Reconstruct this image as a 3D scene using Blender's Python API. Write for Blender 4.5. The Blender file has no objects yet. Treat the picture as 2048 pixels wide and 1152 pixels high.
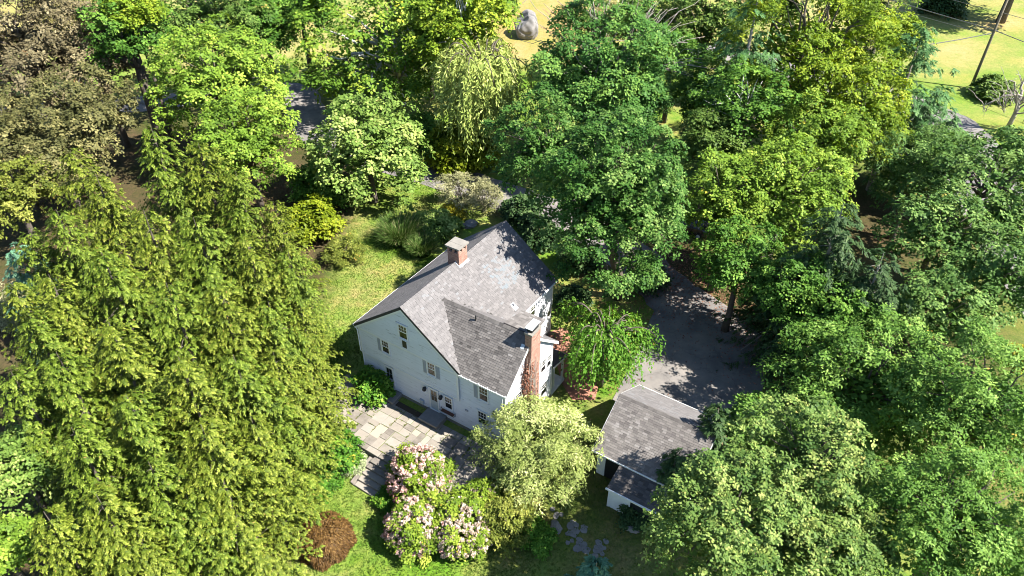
import bpy, math, random
import numpy as np
from mathutils import Vector, Matrix

scene = bpy.context.scene
# ------------------------------------------------------------------ camera
CAM = np.array([10.629, -39.047, 38.793]); PITCH = math.radians(37.789); FPX = 1472.656
cam_data = bpy.data.cameras.new('camera'); cam_data.sensor_width = 36.0
cam_data.lens = 36.0 * FPX / 2048.0; cam_data.clip_start = 0.5; cam_data.clip_end = 6000
camera = bpy.data.objects.new('camera', cam_data); scene.collection.objects.link(camera)
camera.location = CAM; camera.rotation_euler = (math.pi / 2 - PITCH, 0, 0); scene.camera = camera
# ------------------------------------------------------------------ sky and sun
SUN_AZ, SUN_EL = math.radians(-20.3), math.radians(48.0)
world = bpy.data.worlds.new('World'); scene.world = world; world.use_nodes = True
wn = world.node_tree.nodes; wl = world.node_tree.links
sky = wn.new('ShaderNodeTexSky'); sky.sky_type = 'NISHITA'; sky.sun_disc = False
sky.sun_elevation = SUN_EL; sky.sun_rotation = math.pi / 2 - SUN_AZ
wn['Background'].inputs['Strength'].default_value = 0.072
sky.dust_density = .3; sky.ozone_density = 3.0
wl.new(sky.outputs[0], wn['Background'].inputs[0])
sun_data = bpy.data.lights.new('sun', 'SUN'); sun_data.energy = 5.0; sun_data.angle = math.radians(0.53)
sun_data.color = (1.0, 0.95, 0.86)
sun = bpy.data.objects.new('sun', sun_data); scene.collection.objects.link(sun)
sun_dir = Vector((math.cos(SUN_EL) * math.cos(SUN_AZ), math.cos(SUN_EL) * math.sin(SUN_AZ), math.sin(SUN_EL)))
sun.rotation_euler = sun_dir.to_track_quat('Z', 'Y').to_euler(); sun.location = (60, -20, 80)
# ------------------------------------------------------------------ exposure and render
scene.view_settings.view_transform = 'Standard'; scene.view_settings.look = 'None'
scene.view_settings.exposure = 1.6; scene.view_settings.gamma = 1.0; scene.view_settings.use_curve_mapping = False
cy = scene.cycles
cy.filter_width = 0.95
cy.max_bounces = 4; cy.diffuse_bounces = 1; cy.glossy_bounces = 2; cy.transmission_bounces = 3; cy.transparent_max_bounces = 4
cy.use_denoising = True; cy.denoiser = 'OPENIMAGEDENOISE'; cy.denoising_input_passes = 'RGB_ALBEDO_NORMAL'; cy.denoising_prefilter = 'ACCURATE'
cy.caustics_reflective = False; cy.caustics_refractive = False

# ================================================================== helpers
COL = scene.collection
YAW = math.radians(33.228); CY, SY = math.cos(YAW), math.sin(YAW)
def h2w(x, y, z=0.0):                      # house axes -> world
    return (CY * x + SY * y, -SY * x + CY * y, z)
def w2h(x, y):
    return (CY * x - SY * y, SY * x + CY * y)
FWD = np.array([0, math.cos(PITCH), -math.sin(PITCH)]); UPV = np.array([0, math.sin(PITCH), math.cos(PITCH)])
def at(u, v, z):                           # photograph pixel at a given height -> world point
    d = FWD + UPV * ((576 - v) / FPX); d = d + np.array([(u - 1024) / FPX, 0, 0])
    return CAM + d * ((z - CAM[2]) / d[2])
def depth(p): return float((np.asarray(p) - CAM) @ FWD)
def smooth(a, b, x):
    t = np.clip((x - a) / (b - a), 0, 1); return t * t * (3 - 2 * t)

def tag(o, label=None, cat=None, group=None, kind=None):
    if label: o['label'] = label
    if cat: o['category'] = cat
    if group: o['group'] = group
    if kind: o['kind'] = kind
    return o
def empty(name, loc=(0, 0, 0), rz=0.0, parent=None):
    o = bpy.data.objects.new(name, None); COL.objects.link(o); o.location = loc; o.rotation_euler = (0, 0, rz)
    o.empty_display_size = 0.2
    if parent: o.parent = parent
    return o
def link_mesh(name, me, parent=None, loc=None, rot=None):
    o = bpy.data.objects.new(name, me); COL.objects.link(o)
    if parent: o.parent = parent
    if loc is not None: o.location = loc
    if rot is not None: o.rotation_euler = rot
    return o

class MB:
    """collects polygons; xf maps local (u, w, z) to the object's axes"""
    def __init__(s, xf=None): s.V = []; s.F = []; s.T = []; s.n = 0; s.xf = xf
    def add(s, V, F, tint=0.5):
        V = np.asarray(V, float)
        if s.xf is not None: V = s.xf(V)
        s.V.append(V); s.F += [tuple(i + s.n for i in f) for f in F]; s.n += len(V)
        s.T += list(tint) if hasattr(tint, '__len__') else [tint] * len(F)
        return s
    BF = [(0, 3, 2, 1), (4, 5, 6, 7), (0, 1, 5, 4), (1, 2, 6, 5), (2, 3, 7, 6), (3, 0, 4, 7)]
    def box(s, x0, y0, z0, x1, y1, z1, tint=0.5):
        return s.add([(x0, y0, z0), (x1, y0, z0), (x1, y1, z0), (x0, y1, z0), (x0, y0, z1), (x1, y0, z1), (x1, y1, z1), (x0, y1, z1)], s.BF, tint)
    def hexa(s, pts, tint=0.5): return s.add(pts, s.BF, tint)
    def slab(s, top, t, tint=0.5):         # polygon (list of 3D points) thickened by vector t
        top = np.asarray(top, float); n = len(top); V = np.vstack([top + np.asarray(t), top])
        F = [tuple(range(n, 2 * n)), tuple(range(n - 1, -1, -1))] + [(i, (i + 1) % n, n + (i + 1) % n, n + i) for i in range(n)]
        return s.add(V, F, tint)
    def tube(s, pts, rad, k=6, tint=0.5, cap=True):
        pts = np.asarray(pts, float); m = len(pts)
        if not hasattr(rad, '__len__'): rad = [rad] * m
        tg = np.gradient(pts, axis=0); tg /= np.linalg.norm(tg, axis=1)[:, None] + 1e-9
        ref = np.array([0.31, 0.17, 0.94]) if abs(tg[0][2]) < .9 else np.array([1.0, .1, 0])
        V = []
        for i in range(m):
            a = np.cross(tg[i], ref); a /= np.linalg.norm(a) + 1e-9; b = np.cross(tg[i], a)
            for j in range(k):
                th = 2 * math.pi * j / k; V.append(pts[i] + rad[i] * (math.cos(th) * a + math.sin(th) * b))
        F = [(i * k + j, i * k + (j + 1) % k, (i + 1) * k + (j + 1) % k, (i + 1) * k + j) for i in range(m - 1) for j in range(k)]
        if cap: F += [tuple(range(k - 1, -1, -1)), tuple((m - 1) * k + j for j in range(k))]
        return s.add(V, F, tint)
    def lathe(s, prof, c=(0, 0, 0), k=12, tint=0.5):
        V = [(c[0] + r * math.cos(2 * math.pi * j / k), c[1] + r * math.sin(2 * math.pi * j / k), c[2] + z) for r, z in prof for j in range(k)]
        m = len(prof)
        F = [(i * k + j, i * k + (j + 1) % k, (i + 1) * k + (j + 1) % k, (i + 1) * k + j) for i in range(m - 1) for j in range(k)]
        F += [tuple(range(k - 1, -1, -1)), tuple((m - 1) * k + j for j in range(k))]
        return s.add(V, F, tint)
    def mesh(s, name, mat, smoothf=False):
        me = bpy.data.meshes.new(name)
        me.from_pydata(np.vstack(s.V).tolist(), [], s.F); me.update()
        a = me.attributes.new('tint', 'FLOAT', 'FACE'); a.data.foreach_set('value', np.array(s.T, dtype=np.float32))
        me.materials.append(mat)
        if smoothf: me.polygons.foreach_set('use_smooth', [True] * len(me.polygons))
        return me
    def build(s, name, mat, parent=None, smoothf=False, loc=None):
        return link_mesh(name, s.mesh(name, mat, smoothf), parent, loc)

def quads_mesh(name, V, T, mat):           # V (n,4,3)
    n = len(V); me = bpy.data.meshes.new(name)
    me.vertices.add(n * 4); me.vertices.foreach_set('co', np.ascontiguousarray(V, dtype=np.float32).ravel())
    me.loops.add(n * 4); me.loops.foreach_set('vertex_index', np.arange(n * 4, dtype=np.int32))
    me.polygons.add(n); me.polygons.foreach_set('loop_start', np.arange(0, n * 4, 4, dtype=np.int32))
    me.polygons.foreach_set('loop_total', np.full(n, 4, dtype=np.int32))
    me.update(calc_edges=True)
    a = me.attributes.new('tint', 'FLOAT', 'FACE'); a.data.foreach_set('value', np.asarray(T, dtype=np.float32))
    me.materials.append(mat); return me

def nrm(a): return a / (np.linalg.norm(a, axis=-1, keepdims=True) + 1e-9)

# ================================================================== materials
def new_mat(name):
    m = bpy.data.materials.new(name); m.use_nodes = True
    return m, m.node_tree.nodes, m.node_tree.links, m.node_tree.nodes['Principled BSDF']
def ramp(n, stops):
    r = n.new('ShaderNodeValToRGB'); e = r.color_ramp.elements
    while len(e) < len(stops): e.new(0.5)
    for x, (p, c) in zip(e, stops): x.position = p; x.color = (*c, 1)
    return r
def noise(n, l, scale, detail=4, rough=.6, coord='Object', w=None):
    tc = n.new('ShaderNodeTexCoord'); t = n.new('ShaderNodeTexNoise')
    t.inputs['Scale'].default_value = scale; t.inputs['Detail'].default_value = detail; t.inputs['Roughness'].default_value = rough
    if coord == 'World':
        g = n.new('ShaderNodeNewGeometry'); l.new(g.outputs['Position'], t.inputs['Vector'])
    else: l.new(tc.outputs[coord], t.inputs['Vector'])
    return t
def leaf_mat(name, dark, mid, light, trans=.3, rough=.5, odd=None, spec=.12):
    m, n, l, p = new_mat(name)
    a = n.new('ShaderNodeAttribute'); a.attribute_name = 'tint'
    st = [(0.0, dark), (0.5, mid), (0.9, light)]
    if odd: st += [(0.955, light), (0.965, odd)]
    r = ramp(n, st); l.new(a.outputs['Fac'], r.inputs[0])
    l.new(r.outputs[0], p.inputs['Base Color']); p.inputs['Roughness'].default_value = rough
    p.inputs['Specular IOR Level'].default_value = spec
    t = n.new('ShaderNodeBsdfTranslucent'); mx = n.new('ShaderNodeMixShader'); mx.inputs[0].default_value = trans
    h = n.new('ShaderNodeHueSaturation'); h.inputs['Saturation'].default_value = 1.1; h.inputs['Value'].default_value = 1.6; h.inputs['Hue'].default_value = .485
    l.new(r.outputs[0], h.inputs['Color']); l.new(h.outputs[0], t.inputs[0])
    l.new(p.outputs[0], mx.inputs[1]); l.new(t.outputs[0], mx.inputs[2]); l.new(mx.outputs[0], n['Material Output'].inputs[0])
    return m
def tint_mat(name, stops, rough=.8, nscale=6, namt=.35, bump=0.0, bscale=30, spec=.3, attr='tint'):
    """colour by the 'tint' of each piece, broken up by noise"""
    m, n, l, p = new_mat(name)
    if attr == 'object':
        a = n.new('ShaderNodeObjectInfo'); out = a.outputs['Random']
    else:
        a = n.new('ShaderNodeAttribute'); a.attribute_name = attr; out = a.outputs['Fac']
    t = noise(n, l, nscale, 6, .65)
    mm = n.new('ShaderNodeMath'); mm.operation = 'MULTIPLY_ADD'; mm.inputs[1].default_value = namt * 2; mm.inputs[2].default_value = -namt
    l.new(t.outputs[0], mm.inputs[0]); ad = n.new('ShaderNodeMath'); ad.operation = 'ADD'; ad.use_clamp = True
    l.new(mm.outputs[0], ad.inputs[0]); l.new(out, ad.inputs[1])
    r = ramp(n, stops); l.new(ad.outputs[0], r.inputs[0]); l.new(r.outputs[0], p.inputs['Base Color'])
    p.inputs['Roughness'].default_value = rough; p.inputs['Specular IOR Level'].default_value = spec
    if bump:
        b = n.new('ShaderNodeBump'); b.inputs['Strength'].default_value = bump; b.inputs['Distance'].default_value = .03
        t2 = noise(n, l, bscale, 5, .7); l.new(t2.outputs[0], b.inputs['Height']); l.new(b.outputs[0], p.inputs['Normal'])
    return m
def plain(name, c, rough=.6, metal=0, spec=.4):
    return tint_mat(name, [(0, tuple(x * .8 for x in c)), (1, tuple(min(1, x * 1.15) for x in c))], rough, 3, .4, spec=spec)

M = {}
M['siding'] = tint_mat('white_painted_clapboard', [(0, (.42, .425, .45)), (.28, (.64, .65, .685)), (1, (.75, .76, .80))], .6, 1.3, .42, .25, 14)
M['trim'] = plain('white_trim_paint', (.74, .74, .73), .5)
M['shutter'] = tint_mat('weathered_shutter_paint', [(0, (.30, .31, .33)), (1, (.46, .47, .49))], .7, 5, .5)
M['shingle_light'] = tint_mat('grey_mauve_shingle', [(0, (.085, .081, .081)), (.35, (.122, .115, .116)), (.65, (.148, .139, .139)), (.9, (.182, .172, .172)), (1, (.15, .172, .19))], .9, 9, .12, .4, 60)
M['shingle_dark'] = tint_mat('weathered_brown_grey_shingle', [(0, (.055, .05, .048)), (.4, (.115, .105, .10)), (.75, (.175, .16, .15)), (1, (.24, .225, .215))], .9, 1.1, .28, .4, 60)
M['deck_dark'] = plain('roof_felt', (.05, .047, .045), .95)
M['lead'] = plain('lead_flashing', (.42, .46, .5), .45)
M['metal'] = plain('galvanised_cap', (.5, .54, .58), .4)
M['brick'] = tint_mat('red_brick', [(0, (.20, .105, .08)), (.5, (.32, .18, .14)), (1, (.43, .28, .22))], .85, 4, .15, .3, 50)
M['mortar'] = plain('mortar', (.36, .27, .22), .95)
M['capstone'] = tint_mat('chimney_capstone', [(0, (.15, .14, .125)), (1, (.28, .26, .23))], .9, 2.5, .6, .3, 25)
M['glass'], n_, l_, p_ = new_mat('window_glass'); p_.inputs['Base Color'].default_value = (.012, .014, .016, 1); p_.inputs['Roughness'].default_value = .06
M['blind'], n_, l_, p_ = new_mat('window_glass_with_blind'); p_.inputs['Base Color'].default_value = (.10, .075, .05, 1); p_.inputs['Roughness'].default_value = .12
M['black'] = plain('black_painted_metal', (.018, .019, .022), .45)
M['door'] = plain('pale_blue_grey_door', (.42, .47, .50), .45)
M['stone'] = tint_mat('field_stone', [(0, (.10, .095, .09)), (.5, (.21, .20, .185)), (1, (.33, .31, .28))], .92, 2.2, .35, .5, 16)
M['flag'] = tint_mat('flagstone', [(0, (.145, .128, .110)), (.3, (.225, .200, .170)), (.6, (.262, .232, .195)), (.85, (.28, .256, .224)), (1, (.33, .285, .225))], .9, 2.2, .45, .35, 22, attr='object')
M['joint'] = tint_mat('mossy_joint', [(0, (.07, .09, .03)), (.5, (.17, .15, .10)), (1, (.25, .22, .16))], .95, 1.5, .6)
M['asphalt'] = tint_mat('worn_asphalt', [(0, (.13, .122, .118)), (.5, (.195, .183, .174)), (1, (.27, .25, .235))], .92, .5, .5, .25, 40)
def asphalt_detail():
    m = M['asphalt']; n = m.node_tree.nodes; l = m.node_tree.links; p = n['Principled BSDF']; src = p.inputs['Base Color'].links[0].from_socket
    g = n.new('ShaderNodeNewGeometry'); v = n.new('ShaderNodeTexVoronoi'); v.feature = 'DISTANCE_TO_EDGE'; v.inputs['Scale'].default_value = .32
    d = noise(n, l, .9, 4, .7, 'World'); ad = n.new('ShaderNodeVectorMath'); ad.operation = 'ADD'; l.new(g.outputs['Position'], ad.inputs[0]); l.new(d.outputs['Color'], ad.inputs[1]); l.new(ad.outputs[0], v.inputs['Vector'])
    r = ramp(n, [(0, (.78, .77, .76)), (.008, (.9, .9, .9)), (.014, (1, 1, 1))]); l.new(v.outputs['Distance'], r.inputs[0])
    t = noise(n, l, .35, 5, .6, 'World'); r2 = ramp(n, [(.35, (.62, .62, .64)), (.5, (.95, .94, .93)), (.65, (1.2, 1.15, 1.08))]); l.new(t.outputs[0], r2.inputs[0])
    a = n.new('ShaderNodeMixRGB'); a.blend_type = 'MULTIPLY'; a.inputs[0].default_value = 1; l.new(src, a.inputs[1]); l.new(r.outputs[0], a.inputs[2])
    b = n.new('ShaderNodeMixRGB'); b.blend_type = 'MULTIPLY'; b.inputs[0].default_value = 1; l.new(a.outputs[0], b.inputs[1]); l.new(r2.outputs[0], b.inputs[2]); l.new(b.outputs[0], p.inputs['Base Color'])
asphalt_detail()
def siding_grime():
    m = M['siding']; n = m.node_tree.nodes; l = m.node_tree.links; p = n['Principled BSDF']; src = p.inputs['Base Color'].links[0].from_socket
    tc = n.new('ShaderNodeTexCoord'); mp = n.new('ShaderNodeMapping'); mp.inputs['Scale'].default_value = (1.6, 1.6, 9); l.new(tc.outputs['Object'], mp.inputs['Vector'])
    t = n.new('ShaderNodeTexNoise'); t.inputs['Scale'].default_value = 1.1; t.inputs['Detail'].default_value = 5; l.new(mp.outputs[0], t.inputs['Vector'])
    r = ramp(n, [(.60, (1, 1, 1)), (.68, (.78, .77, .76)), (.76, (.45, .44, .43))]); l.new(t.outputs[0], r.inputs[0])
    a = n.new('ShaderNodeMixRGB'); a.blend_type = 'MULTIPLY'; a.inputs[0].default_value = 1; l.new(src, a.inputs[1]); l.new(r.outputs[0], a.inputs[2]); l.new(a.outputs[0], p.inputs['Base Color'])
siding_grime()
M['paver'] = tint_mat('red_brick_paving', [(0, (.24, .105, .07)), (1, (.44, .22, .15))], .9, 1.2, .4, .3, 30)
M['bark'] = tint_mat('grey_brown_bark', [(0, (.05, .04, .032)), (1, (.16, .135, .11))], .95, 3, .6, .6, 14)
M['bark_pale'] = tint_mat('pale_mottled_bark', [(0, (.22, .22, .19)), (.45, (.45, .45, .41)), (1, (.66, .66, .62))], .85, 1.6, .6, .3, 12)
M['twig'] = tint_mat('dead_grey_twig', [(0, (.17, .145, .125)), (1, (.42, .38, .34))], .9, 3, .5)
M['wood_pole'] = tint_mat('weathered_pole_wood', [(0, (.09, .075, .055)), (1, (.22, .19, .145))], .9, 3, .6, .3, 20)
M['wire'] = plain('cable', (.12, .12, .12), .5)
M['boulder'] = tint_mat('granite_boulder', [(0, (.10, .095, .09)), (.5, (.20, .19, .185)), (1, (.33, .31, .30))], .92, .9, .6, .6, 5)
M['vine'] = leaf_mat('dead_brown_vine_leaf', (.10, .045, .03), (.22, .10, .065), (.36, .20, .14), .2)
M['soil'] = plain('dark_soil', (.06, .045, .03), .95)

GAIN = {'oak': 1.6, 'greyoak': 1.5, 'variegated': 1.45, 'maple_blue': 1.6, 'weeping': 1.15, 'greymaple': 1.5, 'laceleaf': 1.15, 'bronze': 1.6, 'bronzegreen': 1.5, 'hemlock': 1.08, 'hemlock2': 1.08, 'yellowbush': 1.05, 'silver': 1.2, 'straw': 1.2, 'willow': 1.8, 'yellow': 1.2, 'darkhemlock': 1.1, 'pine': 1.2}
SP = {   # foliage: dark, mid, light, odd leaf
 'maple':     ((.020, .060, .016), (.045, .110, .026), (.100, .170, .036), (.16, .20, .05)),
 'maple_blue':((.013, .044, .010), (.038, .088, .019), (.104, .156, .046), (.10, .16, .05)),
 'midgreen':  ((.024, .062, .012), (.052, .118, .020), (.105, .180, .030), (.20, .20, .04)),
 'olive':     ((.028, .056, .014), (.060, .105, .024), (.110, .155, .040), (.20, .16, .05)),
 'lime':      ((.045, .085, .012), (.095, .160, .022), (.170, .225, .035), (.30, .26, .04)),
 'limewhite': ((.045, .085, .018), (.105, .165, .040), (.220, .260, .090), (.30, .28, .12)),
 'sycamore':  ((.032, .070, .010), (.072, .135, .018), (.170, .215, .028), (.32, .26, .03)),
 'yellowgreen':((.045, .080, .008), (.100, .155, .014), (.190, .225, .022), (.34, .26, .03)),
 'yellow':    ((.110, .120, .014), (.230, .210, .022), (.340, .280, .035), (.40, .24, .04)),
 'bronze':    ((.040, .034, .024), (.092, .078, .052), (.155, .132, .090), (.17, .095, .055)),
 'bronzegreen':((.036, .040, .018), (.080, .080, .036), (.145, .130, .062), (.15, .09, .05)),
 'straw':     ((.120, .110, .045), (.220, .200, .090), (.330, .300, .150), (.36, .26, .12)),
 'oak':       ((.028, .068, .014), (.066, .130, .026), (.130, .200, .050), (.24, .17, .04)),
 'greyoak':   ((.026, .060, .016), (.060, .115, .032), (.120, .180, .056), (.20, .17, .05)),
 'greymaple': ((.030, .066, .018), (.080, .130, .036), (.175, .205, .068), (.24, .22, .09)),
 'hemlock':   ((.040, .066, .008), (.100, .134, .016), (.185, .212, .036), (.26, .18, .06)),
 'hemlock2':  ((.036, .066, .008), (.088, .134, .016), (.160, .206, .034), (.22, .15, .06)),
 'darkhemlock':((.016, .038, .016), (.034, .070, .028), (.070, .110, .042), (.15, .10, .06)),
 'pine':      ((.022, .066, .026), (.055, .130, .050), (.120, .205, .085), (.16, .17, .07)),
 'bluespruce':((.030, .080, .058), (.068, .150, .110), (.130, .220, .160), (.16, .18, .10)),
 'willow':    ((.075, .105, .028), (.150, .190, .055), (.250, .275, .100), (.32, .28, .10)),
 'weeping':   ((.030, .090, .010), (.066, .160, .020), (.130, .225, .035), (.22, .14, .05)),
 'variegated':((.070, .100, .022), (.170, .205, .075), (.330, .345, .185), (.42, .36, .22)),
 'hydrangea': ((.045, .085, .010), (.100, .150, .018), (.180, .215, .032), (.28, .22, .04)),
 'oliveshrub':((.045, .062, .012), (.100, .120, .024), (.175, .180, .045), (.26, .18, .05)),
 'laceleaf':  ((.034, .018, .008), (.082, .044, .017), (.135, .078, .028), (.20, .10, .03)),
 'yewgreen':  ((.018, .060, .008), (.045, .115, .014), (.120, .195, .024), (.20, .20, .03)),
 'silver':    ((.130, .160, .090), (.250, .290, .190), (.400, .430, .320), (.45, .40, .30)),
 'yellowbush':((.060, .090, .006), (.130, .175, .010), (.230, .250, .018), (.34, .30, .03)),
 'reed':      ((.028, .055, .014), (.055, .100, .026), (.120, .150, .060), (.26, .22, .15)),
 'greytwig':  ((.080, .090, .045), (.150, .150, .090), (.230, .220, .150), (.24, .18, .12)),
}
for k, (a, b, c, o) in SP.items():
    c = tuple(x * 1.25 + .01 for x in c); b = tuple(x * 1.05 for x in b)
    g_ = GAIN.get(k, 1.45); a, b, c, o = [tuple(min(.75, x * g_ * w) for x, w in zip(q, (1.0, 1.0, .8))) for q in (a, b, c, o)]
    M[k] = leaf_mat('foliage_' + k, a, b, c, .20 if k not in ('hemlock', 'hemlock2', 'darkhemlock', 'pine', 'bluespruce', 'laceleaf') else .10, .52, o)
M['grass_blade'] = leaf_mat('lawn_grass_blade', (.060, .110, .015), (.110, .160, .026), (.30, .25, .11), .25, .6)
for k, cs in {'flower_pink': ((.42, .20, .17), (.62, .40, .34), (.72, .58, .50)), 'flower_white': ((.42, .30, .22), (.58, .47, .37), (.66, .58, .48)), 'flower_rose': ((.30, .10, .09), (.46, .20, .17), (.60, .34, .28))}.items():
    M[k] = leaf_mat('hydrangea_' + k, *cs, .2, .7)

# ================================================================== ground
rngG = np.random.default_rng(7)
_lat = rngG.random((64, 64))
def vnoise(x, y):
    xi = np.floor(x).astype(int); yi = np.floor(y).astype(int); fx = x - xi; fy = y - yi
    fx = fx * fx * (3 - 2 * fx); fy = fy * fy * (3 - 2 * fy)
    g = lambda i, j: _lat[i % 64, j % 64]
    return (g(xi, yi) * (1 - fx) + g(xi + 1, yi) * fx) * (1 - fy) + (g(xi, yi + 1) * (1 - fx) + g(xi + 1, yi + 1) * fx) * fy
def fbm(x, y, o=4):
    s = 0; a = .5
    for i in range(o): s = s + a * vnoise(x * 2 ** i + 17 * i, y * 2 ** i + 5 * i); a *= .5
    return s / (1 - .5 ** o)
def gh(x, y):                              # ground height, world coordinates
    x = np.asarray(x, float); y = np.asarray(y, float)
    X, Y = CY * x - SY * y, SY * x + CY * y
    core = smooth(-4.5, -2.0, X) * (1 - smooth(12.0, 15.0, X))
    a = smooth(0, 1, (-4.7 - Y) / .5); b = smooth(0, 1, (3.0 - Y) / 8.0)
    return -.92 * (core * a + (1 - core) * b) + (fbm(x * .11, y * .11, 3) - .5) * .25 * smooth(14, 30, np.hypot(X - 6, Y - 3))
def gz(x, y): return float(gh(x, y))
def gauss(x, y, cx, cy_, r): return np.exp(-((x - cx) ** 2 + (y - cy_) ** 2) / (r * r))
def dryness(x, y):
    d = .22 + .8 * (fbm(x * .35, y * .35, 4) - .5) + .5 * (fbm(x * 1.6 + 9, y * 1.6, 2) - .5)
    d = d + .35 * gauss(x, y, -1.5, 9, 3.5) + .30 * gauss(x, y, -5.5, 17, 3) + .55 * gauss(x, y, -4.5, -12.5, 3.2) + .1 * gauss(x, y, 2, 3, 4)
    d = d + .34 * smooth(55, 70, y) - .25 * gauss(x, y, 4, -15, 4)
    return np.clip(d, 0, 1)
def axis(lo, hi, step, far):
    a = list(np.arange(lo, hi + 1e-6, step)); s = step; v = hi
    while v < far: s *= 1.13; v += s; a.append(v)
    s = step; v = lo
    while v > -far: s *= 1.13; v -= s; a.insert(0, v)
    return np.array(a)
gx = axis(-14, 38, .42, 3000); gy = axis(-20, 36, .42, 3000)
GX, GY = np.meshgrid(gx, gy, indexing='ij'); GZ = gh(GX, GY)
nx, ny = GX.shape
idx = np.arange(nx * ny).reshape(nx, ny)
quads = np.stack([idx[:-1, :-1], idx[1:, :-1], idx[1:, 1:], idx[:-1, 1:]], -1).reshape(-1, 4)
me = bpy.data.meshes.new('ground'); me.vertices.add(nx * ny)
me.vertices.foreach_set('co', np.stack([GX, GY, GZ], -1).astype(np.float32).ravel())
me.loops.add(quads.size); me.loops.foreach_set('vertex_index', quads.astype(np.int32).ravel())
me.polygons.add(len(quads)); me.polygons.foreach_set('loop_start', np.arange(0, quads.size, 4, dtype=np.int32))
me.polygons.foreach_set('loop_total', np.full(len(quads), 4, dtype=np.int32)); me.update(calc_edges=True)
me.polygons.foreach_set('use_smooth', [True] * len(me.polygons))
D = dryness(GX, GY)
green = np.array([.115, .205, .026]); tan = np.array([.36, .27, .15]); litter = np.array([.070, .056, .032])
col = green * (1 - D[..., None]) + tan * D[..., None]
HXg, HYg = w2h(GX, GY)
def hemlock_floor(x, y): return smooth(0, 2.5, -7.3 - (x - .02 * y) - .35 * np.clip(-y - 4, -6, 6) + 1.0)
lit = np.clip(hemlock_floor(GX, GY) + gauss(GX, GY, 24, 16, 6) + gauss(GX, GY, 33, 8, 6) + .8 * gauss(GX, GY, 17, -9, 6) + gauss(GX, GY, 40, 0, 12) + gauss(GX, GY, 47, 22, 13), 0, 1) * (1 - smooth(40, 60, GY))
col = col * (1 - lit[..., None]) + litter * lit[..., None]
tanfar = np.array([.34, .22, .10])
wf = (gauss(GX, GY, 12, 80, 16))[..., None]; col = col * (1 - .7 * wf) + tanfar * .7 * wf
at_ = me.attributes.new('gcol', 'FLOAT_COLOR', 'POINT')
at_.data.foreach_set('color', np.concatenate([col, np.ones((nx, ny, 1))], -1).astype(np.float32).ravel())
m, n, l, p = new_mat('lawn_and_soil')
a = n.new('ShaderNodeAttribute'); a.attribute_name = 'gcol'
t1 = noise(n, l, 5.5, 6, .75); t2 = noise(n, l, 1.3, 5, .7)
r1 = ramp(n, [(.28, (.55, .62, .5)), (.5, (.95, .97, .9)), (.72, (1.5, 1.35, 1.15))]); l.new(t1.outputs[0], r1.inputs[0])
mx = n.new('ShaderNodeMixRGB'); mx.blend_type = 'MULTIPLY'; mx.inputs[0].default_value = 1; l.new(a.outputs['Color'], mx.inputs[1]); l.new(r1.outputs[0], mx.inputs[2])
r2 = ramp(n, [(.35, (.8, .95, .75)), (.65, (1.2, 1.08, 1.1))]); l.new(t2.outputs[0], r2.inputs[0])
mx2 = n.new('ShaderNodeMixRGB'); mx2.blend_type = 'MULTIPLY'; mx2.inputs[0].default_value = 1; l.new(mx.outputs[0], mx2.inputs[1]); l.new(r2.outputs[0], mx2.inputs[2])
t3 = noise(n, l, .13, 5, .6); r3 = ramp(n, [(.36, (.78, .98, .62)), (.5, (1, 1, 1)), (.64, (1.28, 1.06, 1.15))]); l.new(t3.outputs[0], r3.inputs[0])
mx3 = n.new('ShaderNodeMixRGB'); mx3.blend_type = 'MULTIPLY'; mx3.inputs[0].default_value = 1; l.new(mx2.outputs[0], mx3.inputs[1]); l.new(r3.outputs[0], mx3.inputs[2])
l.new(mx3.outputs[0], p.inputs['Base Color']); p.inputs['Roughness'].default_value = 1; p.inputs['Specular IOR Level'].default_value = .1
bp = n.new('ShaderNodeBump'); bp.inputs['Strength'].default_value = .8; bp.inputs['Distance'].default_value = .08; l.new(t1.outputs[0], bp.inputs['Height']); l.new(bp.outputs[0], p.inputs['Normal'])
me.materials.append(m); ground = link_mesh('ground', me); tag(ground, kind='structure')

def sheet(name, poly, mat, dz=.004, sub=1.2):          # ground-hugging polygon sheet (world xy)
    import bmesh
    bm = bmesh.new(); vs = [bm.verts.new((x, y, 0)) for x, y in poly]; bm.faces.new(vs)
    lo = np.min(poly, 0); hi = np.max(poly, 0)
    for ax in (0, 1):
        for c in np.arange(lo[ax] + sub, hi[ax], sub):
            co = [0, 0, 0]; no = [0, 0, 0]; co[ax] = c; no[ax] = 1
            bmesh.ops.bisect_plane(bm, geom=bm.verts[:] + bm.edges[:] + bm.faces[:], plane_co=co, plane_no=no)
    for v in bm.verts: v.co.z = gz(v.co.x, v.co.y) + dz
    me = bpy.data.meshes.new(name); bm.to_mesh(me); bm.free()
    at = me.attributes.new('tint', 'FLOAT', 'FACE'); at.data.foreach_set('value', np.full(len(me.polygons), .5, dtype=np.float32))
    me.materials.append(mat); o = link_mesh(name, me); tag(o, kind='structure'); return o
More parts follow.
